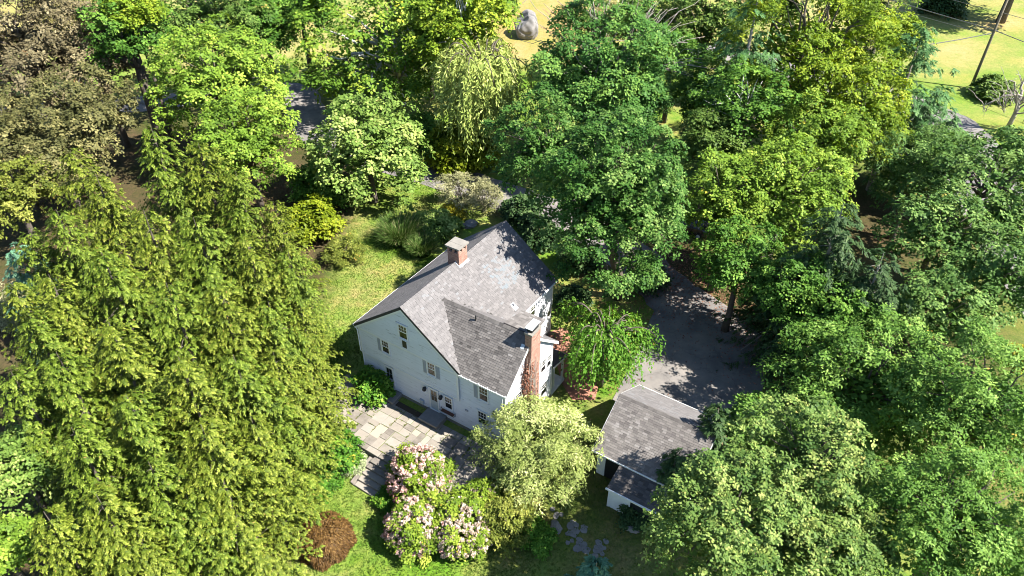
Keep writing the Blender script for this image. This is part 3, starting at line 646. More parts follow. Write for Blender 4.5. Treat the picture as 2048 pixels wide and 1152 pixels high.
# retaining wall stones under the front edge
for (yy, zr) in ((TY0 + .06, ((-.95, -.66), (-.66, -.36), (-.36, -.04))),):
    for zb, zt in zr:
        x = TX0
        while x < TX1:
            w = rt.uniform(.35, .8)
            MB().box(x + .01, yy - rt.uniform(.02, .06), zb, min(x + w, TX1) - .01, yy + .2, zt - .012).build('wall_stone', M['stone'], T); x += w
ST = empty('stone_steps', h2w(6.1, -5.2, 0), -YAW); tag(ST, 'stone garden steps going down from the terrace beside hydrangea', 'steps')
for k in range(5):
    V, F = stone_mesh(-.95, -.42 * (k + 1) - .02, .95, -.42 * k + .05, -.16 * (k + 1) + .03, -1.2, 0, .03, .03); MB().add(V, F).build('tread', M['flag'], ST)
MB().hexa([(-1.35, -2.1, -1.1), (-.96, -2.15, -1.1), (-.96, .0, -1.1), (-1.3, .0, -1.1), (-1.3, -2.05, -.78), (-1.0, -2.1, -.78), (-1.0, -.1, -.22), (-1.28, -.1, -.2)]).build('cheek_stone', M['flag'], ST)
def stoop(x0, y0, x1, z, label, low):
    s = empty('stone_stoop', h2w((x0 + x1) / 2, -.3, 0), -YAW); tag(s, label, 'stoop')
    w = (x1 - x0) / 2
    V, F = stone_mesh(-w, y0 + .3, w, .26, z, z - .14, 0, .03, .04); MB().add(V, F).build('top_slab', M['stone'], s)
    for k in range(5):
        a = -w + .04 + k * (2 * w - .08) / 5
        V, F = stone_mesh(a, y0 + .36, a + (2 * w - .08) / 5, .2, z - .14, -.02, .01, .03, .02); MB().add(V, F).build('base_stone', M['stone'], s)
    if low:
        V, F = stone_mesh(-w * .3, y0 - .12, w * .7, y0 + .32, z * .5, -.02, 0, .04, .05); MB().add(V, F).build('lower_step', M['stone'], s)
stoop(1.55, -1.15, 3.3, .40, 'dark stone stoop below the plain door near the shrub', True)
stoop(5.75, -1.25, 7.35, .42, 'dark stone stoop below the glazed back door', False)
s = empty('stone_pier', h2w(-.9, -2.2, 0), -YAW); tag(s, 'low stone pier at the left end of the terrace', 'pier')
V, F = stone_mesh(-.75, -.35, .55, .45, .52, .38, 0, .03, .05); MB().add(V, F).build('coping', M['flag'], s)
for k in range(3):
    V, F = stone_mesh(-.7 + k * .4, -.3, -.3 + k * .4, .4, .38, 0, .01, .02, .02); MB().add(V, F).build('base_stone', M['stone'], s)
# planting strip against the wall
mb = MB(); mb.box(3.4, -1.0, -.05, 5.6, -.56, .05); o = mb.build('planting_bed', M['soil'], T)

# ================================================================== garage
G = empty('garage', h2w(21.1, 4.92, 0), -YAW); tag(G, 'white gabled garage with grey shingle roof and lean-to shed', 'garage')
gx0, gx1, gy0, gy1 = -3.0, 3.0, -3.16, 3.18; GE, GR = 2.13, 4.2
mb = MB(); mb.box(gx0, gy0, -.5, gx1, gy1, 2.0); mb.slab([(gx0, gy0, 2.0), (gx0, gy1, 2.0), (gx0, 0, GR - .15)], (gx1 - gx0, 0, 0)); mb.build('wall', M['siding'], G)
lg = math.hypot(3.4, GR - GE); cg, sg_ = 3.4 / lg, (GR - GE) / lg; LG = 6.5
roof(G, 'roof', (-3.3, -3.4, GE), (1, 0, 0), (0, cg, sg_), LG, lg, .13, lambda a, b: True, M['shingle_dark'], [(0, 0), (LG, 0), (LG, lg), (0, lg)], rs, tmean=.62, tsd=.15, parts=300)
roof(G, 'roof', (-3.3, 3.4, GE), (1, 0, 0), (0, -cg, sg_), LG, lg, .13, lambda a, b: True, M['shingle_light'], [(0, 0), (LG, 0), (LG, lg), (0, lg)], rs, tmean=.7)
mb = MB()
for k in range(22):
    x = -3.3 + k * .295
    for yy in (-.15, .15): mb.slab([(x, yy, GR - .15 * .61 + .05), (x + .285, yy, GR - .15 * .61 + .04), (x + .285, 0, GR + .045), (x, 0, GR + .055)], (0, 0, -.02), float(np.clip(rs.normal(.35, .1), 0, 1)))
mb.build('ridge_cap', M['shingle_dark'], G)
mb = MB(); mb.box(-3.32, -3.47, GE - .1, 3.22, -3.39, GE + .01); mb.build('gutter', M['trim'], G)
mb = MB(); mb.box(-3.32, 3.39, GE - .1, 3.22, 3.47, GE + .01); mb.build('gutter', M['trim'], G)
mb = MB()
for xx in (-3.33, 3.2):
    for s_ in (-1, 1): mb.slab([(xx, 3.42 * s_, GE - .0), (xx, 0, GR - .0), (xx, 0, GR - .17), (xx, 3.42 * s_, GE - .17)], (.025, 0, 0))
mb.build('rake_board', M['trim'], G)
mb = MB(front(gy0)); mb.box(-2.4, 0, -.3, -1.35, .03, 1.85); mb.build('door_opening', M['black'], G)
mb = MB(front(gy0)); mb.box(-2.98, .01, -.4, -2.42, .05, 1.95); mb.build('sliding_door', M['trim'], G)
LE = empty('lean_to', parent=G)
mb = MB(); mb.slab([(-1.35, -3.33, 2.06), (2.6, -3.33, 2.06), (2.6, -5.12, 1.60), (-1.35, -5.12, 1.60)], (0, 0, -.1)); mb.build('lean_to_roof', M['deck_dark'], LE)
mb = MB()
for j in range(11):
    for k in range(13):
        y = -5.12 + j * .165; z = 1.60 + (y + 5.12) * .257; x = -1.35 + k * .304
        mb.slab([(x + .004, y, z + .028), (x + .3, y, z + .028), (x + .3, y + .18, z + .052), (x + .004, y + .18, z + .052)], (0, 0, -.024), float(np.clip(rs.normal(.25, .12), 0, 1)))
mb.build('shingles', M['shingle_dark'], LE)['kind'] = 'stuff'
mb = MB(); mb.box(-1.40, -5.2, 1.50, 2.6, -5.12, 1.62); mb.build('gutter', M['trim'], LE)
mb = MB(); mb.box(-1.25, -4.9, -.6, 2.5, -3.2, 1.45); mb.build('wall', M['siding'], LE)
mb = MB(front(-4.9)); mb.box(.22, 0, -.5, 2.3, .03, 1.42); mb.build('door_opening', M['black'], LE)
mb = MB(front(-4.9)); mb.box(-1.22, 0, -.42, .2, .06, 1.46); mb.box(-1.26, .05, -.44, -1.19, .09, 1.48); mb.box(.15, .05, -.44, .22, .09, 1.48); mb.box(-1.19, .05, -.44, .15, .09, -.37); mb.build('wall_panel', M['trim'], LE)

# ================================================================== foliage generators
def leaf_quads(P, Dr, N, L, W, fold, rng):
    """P base, Dr direction, N normal (n,3); L, W arrays -> rhombic folded leaves"""
    Dr = nrm(Dr); S = nrm(np.cross(Dr, N)); N2 = np.cross(S, Dr)
    L = np.asarray(L)[:, None]; W = np.asarray(W)[:, None]; f = np.asarray(fold)[:, None]
    mid = P + Dr * L * .45
    return np.stack([P, mid + S * W * .5 + N2 * f, P + Dr * L, mid - S * W * .5 + N2 * f], 1)
def rdir(rng, n): return nrm(rng.normal(size=(n, 3)))

def broad_crown(rng, R, H, leaf, nb=46, br=.30, fill=.3, density=1.0, asp=.72, ragged=.16, tuft=1.65, up=.5, low=-.62, hole=0.0, subs=6):
    """crown > boughs > sub-lobes > tufts > leaves"""
    lobes = rdir(rng, 7); la = rng.normal(0, ragged, 7)
    i = np.arange(nb) + .5; zz = 1 - (1 - low) * i / nb; ph = i * 2.39996 + rng.uniform(0, 6)
    d = np.stack([np.sqrt(np.maximum(0, 1 - zz ** 2)) * np.cos(ph), np.sqrt(np.maximum(0, 1 - zz ** 2)) * np.sin(ph), zz], 1)
    d = nrm(d + rng.normal(0, .17, d.shape)); keep = rng.random(nb) >= hole; d = d[keep]; nb = len(d)
    lump = 1 + (np.maximum(0, d @ lobes.T) ** 3 * la).sum(1)
    c = d * np.array([R, R, H]) * (rng.uniform(.58, .93, nb) * lump)[:, None]
    rb = R * br * rng.uniform(.65, 1.35, nb); out = nrm(d * np.array([1, 1, .8]))
    # sub-lobes
    si = np.repeat(np.arange(nb), subs); ns = len(si)
    sd = nrm(rng.normal(size=(ns, 3)) * .62 + out[si] * .5 + np.array([0, 0, up]))
    sp_ = c[si] + sd * (rb[si] * rng.uniform(.55, 1.0, ns))[:, None] * np.array([1, 1, .75]); rs_ = rb[si] * rng.uniform(.34, .58, ns)
    st = rng.normal(0, .08, ns) + rng.normal(0, .12, nb)[si]
    tr = leaf * tuft
    face = d @ np.array([.15, -.70, .66]); wgt = .14 + .86 * smooth(-.40, .15, face)
    nt = np.maximum(2, density * 1.47 * wgt[si] * (rs_ / tr) ** 2 + rng.random(ns)).astype(int)
    bi = np.repeat(np.arange(ns), nt); n = len(bi)
    td = nrm(rng.normal(size=(n, 3)) * .60 + sd[bi] * .55 + np.array([.05, 0, .42]))
    tp = sp_[bi] + td * (rs_[bi] * rng.uniform(.75, 1.08, n))[:, None] * np.array([1, 1, .8])
    tn = nrm(td * .62 + np.array([.10, -.05, .55]) + rng.normal(size=(n, 3)) * .16)
    tt = np.clip(rng.normal(.46, .11, n) + st[bi], 0, 1)
    nl = 13; ti = np.repeat(np.arange(n), nl); m = len(ti)
    off = rng.normal(size=(m, 3)) * tr * .52; off -= tn[ti] * ((off * tn[ti]).sum(1, keepdims=True) * .72); off[:, 2] -= (off ** 2).sum(1) / tr * .22
    P = tp[ti] + off
    N = nrm(tn[ti] + rng.normal(size=(m, 3)) * .24)
    Dr = rng.normal(size=(m, 3)) * .6 + off / tr * 1.3 + np.array([0, 0, -.2]); Dr = Dr - N * (Dr * N).sum(1, keepdims=True)
    L = leaf * rng.uniform(.7, 1.3, m)
    V = leaf_quads(P - nrm(Dr) * L[:, None] * .4, Dr, N, L, L * asp, L * rng.uniform(-.14, .04, m), rng)
    tint = np.clip(tt[ti] + rng.normal(0, .10, m), 0, .93); oddm = np.repeat(rng.random(n) < .012, nl); tint[oddm] = np.where(rng.random(oddm.sum()) < .25, 1, tint[oddm])
    nf = int(m * fill * .22)
    if nf:
        q = rdir(rng, nf); q[:, 2] = np.abs(q[:, 2]) * .9 - .3; P2 = q * np.array([R, R, H]) * rng.uniform(.35, .72, nf)[:, None]
        L2 = leaf * rng.uniform(1.4, 2.6, nf); N2 = nrm(rng.normal(size=(nf, 3)) * .6 + np.array([0, 0, 1]))
        D2 = np.cross(N2, rdir(rng, nf)); V2 = leaf_quads(P2, D2, N2, L2, L2 * .8, -L2 * .1, rng)
        V = np.concatenate([V, V2]); tint = np.concatenate([tint, np.clip(rng.normal(.3, .12, nf), 0, .9)])
    return V, tint, c
def limb(mb, rng, a, b, r0, r1, k=4, sag=.12, seg=4):
    a = np.asarray(a, float); b = np.asarray(b, float); t = np.linspace(0, 1, seg + 1)[:, None]
    L = np.linalg.norm(b - a); P = a + (b - a) * t; P[:, 2] += (np.sin(t[:, 0] * math.pi) * sag * L)
    P[1:-1] += rng.normal(0, .035 * L, (seg - 1, 3)); mb.tube(P, list(np.linspace(r0, r1, seg + 1)), k)
def tree_root(name, label, cat, base, group=None):
    z = gz(base[0], base[1]); r = empty(name, (base[0], base[1], z)); tag(r, label, cat, group); return r, z

def broad_tree(name, label, u, v, rpx, hr, zc, sp, seed, group=None, bark='bark', limbs=.4, px=2.75, lean=(0, 0), twigs=0, limb_r=1.0, trunk_r=None, **kw):
    rng = np.random.default_rng(seed); C = at(u, v, zc); dp = depth(C); R = rpx * dp / FPX; H = R * hr
    leaf = px * dp / (FPX / 2)
    base = (C[0] + lean[0], C[1] + lean[1]); r, z = tree_root(name, label, 'tree', base, group)
    off = np.array([-lean[0], -lean[1], zc - z])
    V, t, c = broad_crown(rng, R, H, leaf, **kw)
    V = V + off; V[..., 2] = np.maximum(V[..., 2], .25)
    link_mesh('crown', quads_mesh('crown', V, t, M[sp]), r)
    mb = MB(); tr = trunk_r or .055 * R + .08; fork = np.array([off[0] * .6, off[1] * .6, max(1.2, (zc - z) - H * .75)])
    P = [(0, 0, -.3), (off[0] * .1 + .05, off[1] * .1, fork[2] * .45), tuple(fork), tuple(fork * .35 + off * .65), tuple(off + np.array([0, 0, H * .45]))]
    mb.tube(P, [tr * 1.35, tr, tr * .85, tr * .5, tr * .12], 8)
    for k in rng.permutation(len(c))[:int(len(c) * limbs)]:
        a = fork + (off - fork) * rng.uniform(.1, 1.0); limb(mb, rng, a, c[k] * .96 + off, tr * .34 * limb_r, tr * .06 * limb_r)
    for k in range(twigs):
        d = rdir(rng, 1)[0]; d[2] = abs(d[2]) * .9 + .25; d = nrm(d); d[1] = abs(d[1]) * .8
        q = off + d * np.array([R, R, H]) * .6
        for j in range(5):
            e = off + (d + rng.normal(0, .16, 3)) * np.array([R, R, H]) * rng.uniform(.95, 1.16); limb(mb, rng, q, e, .045, .018, 4, .05, 4)
    mb.build('trunk', M[bark], r, True)
    return r

def conifer_mesh(rng, H, R, nbr=150, droop=.28, fan=.75, needle=(.24, .085), pw=.72, rise=.25, low=.07, pairs=6, gap=.55, spread=1.0, wild=.22, grad=.30):
    """tiers of branches, each carrying separate flat drooping fans of twigs"""
    tier = np.sort(rng.uniform(0, 1, nbr)); t = low + (.985 - low) * tier ** .9
    ln = R * (1 - t) ** pw * rng.uniform(.58, 1.18, nbr) + .18; az = rng.uniform(0, 6.283, nbr); az += .35 * np.sin(az * 3 + t * 9)
    nn = np.maximum(1, (ln / gap)).astype(int); bi = np.repeat(np.arange(nbr), nn); m0 = len(bi)
    s = np.concatenate([(np.arange(k) + rng.uniform(.55, .95, k)) / k for k in nn])
    bi = np.concatenate([bi, bi, np.arange(nbr)]); s = np.concatenate([s, np.clip(s + rng.normal(0, .06, m0), .1, 1), np.full(nbr, .93)])
    sg = np.concatenate([np.ones(m0), -np.ones(m0), np.zeros(nbr)]); n = len(bi)
    r = ln[bi] * s; z = H * t[bi] + ln[bi] * (rise * (.3 + t[bi]) * s - droop * s ** 2)
    P0 = np.stack([r * np.cos(az[bi]), r * np.sin(az[bi]), z], 1) + rng.normal(0, .05 + wild * .22, (n, 3))
    out = np.stack([np.cos(az[bi]), np.sin(az[bi]), np.zeros(n)], 1); side = np.stack([-out[:, 1], out[:, 0], np.zeros(n)], 1)
    ang = sg * rng.uniform(.5, 1.15, n) * spread + rng.normal(0, .15, n)
    fd = nrm(out * np.cos(ang)[:, None] + side * np.sin(ang)[:, None] + np.array([0, 0, 1.0]) * (-.30 - .25 * s + .55 * np.clip(t[bi] - .7, 0, 1) + rng.normal(0, .13 + wild * .5, n))[:, None])
    fn = nrm(np.array([.08, -.03, 1.0]) + out * .42 + rng.normal(0, wild, (n, 3))); fs = nrm(np.cross(fd, fn))
    fl = fan * np.clip(.35 + .75 * (1 - s) * ln[bi] / R + .25 * rng.random(n), .3, 1.15); bt = rng.normal(0, .08, n) + rng.normal(0, .05, nbr)[bi]
    Vs = []; Ts = []
    def put(f, a, l):
        P = P0 + fd * (fl * f)[:, None] + np.array([0, 0, -1.0]) * (fl * f * f * .22)[:, None] + rng.normal(0, .015, (n, 3))
        d2 = fd * math.cos(a) + fs * math.sin(a) + np.array([0, 0, -.20 - .2 * f]) + rng.normal(0, .18, (n, 3)); N = nrm(fn + rng.normal(0, .20, (n, 3)))
        L = needle[0] * l * rng.uniform(.75, 1.3, n); Vs.append(leaf_quads(P, d2, N, L, needle[1] * rng.uniform(.8, 1.25, n), -L * .08, rng))
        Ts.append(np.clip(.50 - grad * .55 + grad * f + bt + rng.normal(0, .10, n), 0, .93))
    for k in range(pairs):
        f = (k + .35) / pairs
        for a in (.85, -.85): put(f, a, 1.25 - .55 * f)
        if k % 2: put(f, 0, 1.1)
    put(.95, 0, 1.1)
    V = np.concatenate(Vs); Tn = np.concatenate(Ts); Tn[rng.random(len(Tn)) < .004] = 1
    return V, Tn
def conifer_trunk(rng, H, r0, R, dead=10):
    mb = MB(); mb.tube([(0, 0, -.3), (0, 0, H * .4), (.03, 0, H * .8), (0, 0, H * .99)], [r0, r0 * .7, r0 * .3, .015], 7)
    for k in range(dead):
        t = rng.uniform(.15, .95); a = rng.uniform(0, 6.28); L = R * (1 - t) * rng.uniform(.6, 1.02) + .1
        mb.tube([(0, 0, H * t), (L * .5 * math.cos(a), L * .5 * math.sin(a), H * t + .1 * L), (L * math.cos(a), L * math.sin(a), H * t - .1 * L)], [.035, .025, .01], 4)
    return mb
def weeping_mesh(rng, R, H, nmain=16, nstr=420, leaf=.2, asp=.4, hang=(.22, .85), zmin=.06, top=.62, step=.11):
    Vs = []; Ts = []; paths = []
    for k in range(nmain):
        az = 2.39996 * k + rng.normal(0, .25); r = R * rng.uniform(.45, 1.0) if k % 3 else R * rng.uniform(.2, .5); z1 = H * rng.uniform(.86, 1.04)
        s = np.linspace(0, 1, 14); rr_ = r * s ** .85; zz = H * top + (z1 - H * top) * np.sin(np.minimum(s * 1.9, math.pi * .62) / .62 * .5 * 1.0) - H * .30 * s ** 2.4
        paths.append(np.stack([rr_ * np.cos(az + .25 * s), rr_ * np.sin(az + .25 * s), zz], 1))
    for k in range(nstr):
        p = paths[rng.integers(nmain)]; f = rng.uniform(.15, 1) * 12.99; i = int(f); a = p[i] + (p[i + 1] - p[i]) * (f - i)
        a = a + rng.normal(0, R * .085, 3) * np.array([1, 1, .35]); o = nrm(np.array([a[0], a[1], 0]) + rng.normal(0, .35, 3) * R * .3); o[2] = 0
        L = max(.5, (a[2] - H * zmin) * rng.uniform(*hang)); n = max(4, int(L / step)); s = (np.arange(n) + rng.random(n) * .6) / n
        P = a + o * (R * .17 * np.sin(s * 1.5))[:, None] + np.array([0, 0, 1.0]) * (.10 * np.sin(s * 3.1) * R * .4 - L * s ** 1.35)[:, None]
        P = P + rng.normal(0, .035, P.shape); d = np.array([0, 0, -.8]) + rng.normal(0, .55, P.shape) + o * .45; N = nrm(o * .6 + np.array([0, 0, .7]) + rng.normal(0, .4, P.shape))
        l = leaf * rng.uniform(.7, 1.3, n); Vs.append(leaf_quads(P, d, N, l, l * asp, -l * .1, rng)); Ts.append(np.clip(rng.normal(.42, .1) + .18 * (1 - s) + rng.normal(0, .12, n), 0, .93))
    V = np.concatenate(Vs); V[..., 2] = np.maximum(V[..., 2], .06); T_ = np.concatenate(Ts); T_[rng.random(len(T_)) < .006] = 1
    return V, T_, paths
def shrub(name, label, u, v, rpx, hr, sp, seed, z0=None, group=None, px=2.8, cat='shrub', low=-.2, **kw):
    """u, v is the centre of the mound"""
    rng = np.random.default_rng(seed); C = at(u, v, .6); dp = depth(C); R = rpx * dp / FPX; H = R * hr * 1.25
    zc = H * .45; C = at(u, v, gz(C[0], C[1]) + zc); r, z = tree_root(name, label, cat, C[:2], group)
    V, t, c = broad_crown(rng, R, H, px * dp / (FPX / 2), low=low, **kw); V = V + np.array([0, 0, zc]); V[..., 2] = np.maximum(V[..., 2], .04)
    link_mesh('foliage', quads_mesh('foliage', V, t, M[sp]), r)
    mb = MB()
    for k in range(min(7, len(c))): limb(mb, rng, (rng.normal(0, .08), rng.normal(0, .08), 0), c[k] * .8 + np.array([0, 0, zc]), .05, .02, 4)
    mb.build('stem', M['bark'], r)
    return r, R, H, zc, rng

# ================================================================== trees
BT = broad_tree
DEC = [
 # name, label, u, v, Rpx, H/R, zc, species, extra
 ('copper_beech', 'large bronze-brown leaved tree in the top left corner of the photo', 55, 110, 165, .95, 11, 'bronze', dict(asp=.6, nb=90, br=.22)),
 ('copper_beech', 'smaller bronze-brown tree just below the large one at top left', 165, 235, 105, .9, 8, 'bronzegreen', dict(asp=.6, nb=70, br=.22)),
 ('copper_beech', 'bronze-brown tree between the straw-yellow tree and the bare leaning trunk', 195, 120, 75, 1.0, 10, 'bronze', dict(asp=.6, nb=60, br=.22)),
 ('copper_beech', 'bronze-brown tree cut by the left edge under the large bronze one', 5, 265, 90, .9, 8, 'bronzegreen', dict(asp=.6, nb=60, br=.24)),
 ('ash_tree', 'pale straw-yellow tree behind the bronze-brown trees at the top left', 155, 35, 75, .9, 11, 'straw', dict(asp=.5)),
 ('hazel_tree', 'thin olive-brown tree at the left edge below the bronze trees', 25, 385, 80, .8, 5, 'oliveshrub', dict(asp=.6, hole=.15)),
 ('hazel_tree', 'shaded bronze-green tree above the leftmost hemlocks', 125, 335, 75, .9, 5, 'bronzegreen', dict(asp=.6)),
 ('maple_tree', 'dark green tree with bare leaning trunk right of the bronze trees', 262, 80, 82, 1.2, 12, 'midgreen', dict(lean=(.8, -1.5), trunk_r=.75, low=-.4)),
 ('maple_tree', 'small yellow-green tree at top left above the dark trunk', 268, 28, 42, .7, 15, 'yellowgreen', dict()),
 ('maple_tree', 'mid green tree at the top edge left of the mottled sycamore', 420, 40, 110, .9, 11, 'olive', dict()),
 ('maple_tree', 'rounded light green tree left of the sunlit road bend', 440, 175, 122, 1.1, 9, 'lime', dict(nb=80, br=.25)),
 ('maple_tree', 'green tree filling the gap between the two light green trees and the sycamore', 530, 60, 66, 1.0, 9, 'midgreen', dict(nb=46)),
 ('maple_tree', 'light green tree in front of the road bend, above the hemlocks', 492, 290, 85, 1.2, 7, 'lime', dict(nb=60)),
 ('sycamore_tree', 'tall sycamore with white mottled limbs showing through its leaves', 790, 100, 180, .68, 7, 'sycamore', dict(bark='bark_pale', hole=.16, limbs=.75, limb_r=1.7, px=3.3, fill=.1, ragged=.25, trunk_r=.6, density=.8, nb=70)),
 ('sycamore_tree', 'bright yellow-green sycamore right of the white limbed one', 925, 60, 95, 1.05, 12, 'yellowgreen', dict(bark='bark_pale', hole=.08, limbs=.6, limb_r=1.4, px=3.2)),
 ('maple_tree', 'young bright green maple standing in front of the sycamore trunk', 735, 305, 105, .9, 5.5, 'limewhite', dict(px=3.3, nb=60)),
 ('maple_tree', 'large green maple with bare twigs at its top, behind the house', 1210, 165, 160, 1.05, 10, 'maple', dict(twigs=22, bark='twig', nb=115, br=.21, density=1.2)),
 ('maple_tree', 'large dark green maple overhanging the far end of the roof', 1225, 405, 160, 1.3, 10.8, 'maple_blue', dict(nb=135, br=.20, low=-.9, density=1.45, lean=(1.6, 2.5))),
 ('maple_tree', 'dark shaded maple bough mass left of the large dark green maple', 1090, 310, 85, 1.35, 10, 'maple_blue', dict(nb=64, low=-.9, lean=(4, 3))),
 ('oak_tree', 'olive green tree at the top edge right of the boulder', 1310, 45, 85, .8, 9, 'olive', dict()),
 ('oak_tree', 'dark olive tree at the top edge beside the white pine', 1415, 55, 85, 1.0, 10, 'olive', dict()),
 ('oak_tree', 'dark green tree between the twiggy maple and the pine', 1408, 180, 75, 1.1, 8, 'midgreen', dict()),
 ('oak_tree', 'shaded green tree right of the dark green maple top', 1418, 292, 60, 1.2, 8, 'olive', dict()),
 ('oak_tree', 'tall yellow-green tree in the upper right of the photo', 1620, 110, 165, 1.05, 13, 'yellowgreen', dict(nb=110, br=.20, asp=.6)),
 ('oak_tree', 'yellow-green tree standing right of the tall one, before the pines', 1712, 235, 108, 1.0, 10, 'yellowgreen', dict(nb=70, br=.22, asp=.6)),
 ('oak_tree', 'green tree under the tall yellow-green one, left of the pines', 1630, 290, 105, .9, 9, 'lime', dict(nb=70, br=.22, asp=.6)),
 ('oak_tree', 'mid green tree with a dead white limb between the maple and yellow-green trees', 1490, 225, 105, 1.05, 10, 'midgreen', dict(nb=70, br=.22, bark='bark_pale')),
 ('locust_tree', 'small yellow-green tree in front of the right hand pine', 1802, 78, 44, .8, 13, 'yellowgreen', dict(asp=.6)),
 ('maple_tree', 'bright green tree above the dark driveway trees', 1570, 385, 120, .9, 9, 'lime', dict(nb=80, br=.22)),
 ('maple_tree', 'light green tree right of the dark green maple, beside the driveway', 1455, 412, 84, 1.2, 8.5, 'lime', dict(nb=64, br=.24)),
 ('maple_tree', 'shaded green tree at the upper edge of the parking court', 1480, 530, 82, .95, 6.5, 'midgreen', dict(nb=56)),
 ('oak_tree', 'sparse grey-green oak through which the grey road shows at right', 1965, 375, 120, .85, 9, 'greyoak', dict(hole=.25, fill=.08, px=3.3, limbs=.6)),
 ('oak_tree', 'grey-green tree left of the sparse oak beside the road', 1830, 345, 88, .9, 7, 'greyoak', dict(asp=.5)),
 ('oak_tree', 'green oak right of the dark shaded hemlocks', 1875, 470, 90, 1.0, 8, 'greyoak', dict(px=3.2)),
 ('oak_tree', 'leafy green oak at the right edge above the foreground oaks', 1990, 560, 105, 1.0, 8, 'greyoak', dict(px=3.3, hole=.08)),
 ('oak_tree', 'shaded oak between the dark hemlocks and the large foreground oaks', 1870, 630, 90, .9, 7, 'greyoak', dict(px=3.2)),
 ('oak_tree', 'large leafy green oak right of the parking court', 1725, 785, 182, .75, 5.0, 'oak', dict(px=3.5, nb=120, br=.20, asp=.5)),
 ('oak_tree', 'large bright oak at the right edge of the photo', 1955, 820, 165, .9, 8.5, 'oak', dict(px=3.5, nb=110, br=.20, asp=.5)),
 ('oak_tree', 'oak in the bottom right corner of the photo', 1900, 1050, 185, .8, 8.5, 'oak', dict(px=3.5, nb=120, br=.19, asp=.5)),
 ('maple_tree', 'pale grey-green foreground maple overlapping the garage lean-to', 1462, 1045, 165, .9, 8, 'greymaple', dict(nb=120, br=.19, px=3.2, ragged=.22)),
 ('maple_tree', 'pale grey-green maple behind the foreground one, right of the garage', 1610, 930, 130, .95, 8.5, 'greymaple', dict(nb=90, br=.20, px=3.2)),
 ('maple_tree', 'pale maple at the bottom edge left of the corner oak', 1660, 1110, 130, .8, 7.5, 'greymaple', dict(nb=90, br=.20, px=3.2)),
 ('maple_tree', 'shaded green tree just right of the garage gable', 1515, 850, 62, 1.0, 3.8, 'oak', dict(px=3.5)),
 ('dogwood_tree', 'pale whitish-green tree at the left edge below the middle', 35, 930, 70, .9, 6.5, 'limewhite', dict(px=3.4)),
 ('dogwood_tree', 'pale green tree in the bottom left corner', 5, 1100, 60, .9, 6, 'lime', dict(px=3.4)),
 ('maple_tree', 'green tree at the top edge over the far road, left of the sycamore', 600, 18, 75, .9, 10, 'midgreen', dict(nb=50)),
 ('maple_tree', 'green tree at the top edge between the two sycamores and the boulder slope', 850, 5, 75, .9, 12, 'sycamore', dict(nb=50)),
 ('hazel_tree', 'pale feathery tree at the top edge just right of the brown post', 1225, 45, 45, .9, 8, 'straw', dict(asp=.4, nb=40)),
 ('oak_tree', 'small sparse tree at the right edge below the dead tree', 2035, 320, 70, .9, 7, 'greyoak', dict(px=3.2, hole=.15)),
 ('oak_tree', 'leafy tree at the right edge beside the lower road glimpse', 2045, 455, 75, 1.0, 8, 'greyoak', dict(px=3.2, hole=.12)),
 ('oak_tree', 'small tree in front of the sunlit patch of road', 1885, 315, 50, .9, 6, 'greyoak', dict(px=3.4, hole=.1)),
 ('maple_tree', 'dark green tree overhanging the right rim of the parking court', 1600, 585, 75, 1.1, 7, 'midgreen', dict(nb=60)),
 ('maple_tree', 'dark tree between the parking court and the large leafy oak', 1680, 640, 75, 1.0, 6.5, 'midgreen', dict(nb=50)),
 ('oak_tree', 'olive tree at the top edge left of the tall yellow-green tree', 1555, 5, 60, 1.0, 13, 'olive', dict(nb=46)),
 ('oak_tree', 'yellow-green tree at the top edge right of the tall yellow-green one', 1710, 15, 75, 1.0, 13, 'yellowgreen', dict(nb=50, asp=.6)),
 ('oak_tree', 'shaded green tree between the olive trees and the pine', 1345, 115, 55, 1.0, 8, 'midgreen', dict(nb=40)),
 ('mountain_ash', 'yellow-orange leaved small tree at the right edge under oaks', 2040, 715, 24, 1.0, 6, 'yellow', dict()),
]
for i, (nm, lb, u, v, rp, hr, zc, sp, kw) in enumerate(DEC): BT(nm, lb, u, v, rp, hr, zc, sp, 100 + i, **kw)
# tall tree whose trunk stands in the far lawn at top right; its crown is above the frame
def far_lawn_tree():
    rng = np.random.default_rng(77); b = at(2000, 45, 0); r, z = tree_root('maple_tree', 'tall tree with dark bare trunk on the far lawn beside the utility pole', 'tree', b[:2])
    V, t, c = broad_crown(rng, 8.5, 4.5, .42, nb=50); off = np.array([1.5, 1.0, 11.5])
    link_mesh('crown', quads_mesh('crown', V + off, t, M['midgreen']), r)
    mb = MB(); mb.tube([(0, 0, -.3), (.1, 0, 4), (.5, .3, 9), (1.4, 1, 12)], [.75, .6, .5, .2], 9)
    limb(mb, rng, (.3, .1, 5.2), (6.5, 1, 6.2), .25, .1)
    for k in range(14): limb(mb, rng, (.8, .5, 10), c[k] + off, .2, .05)
    mb.build('trunk', M['bark'], r, True)
far_lawn_tree()

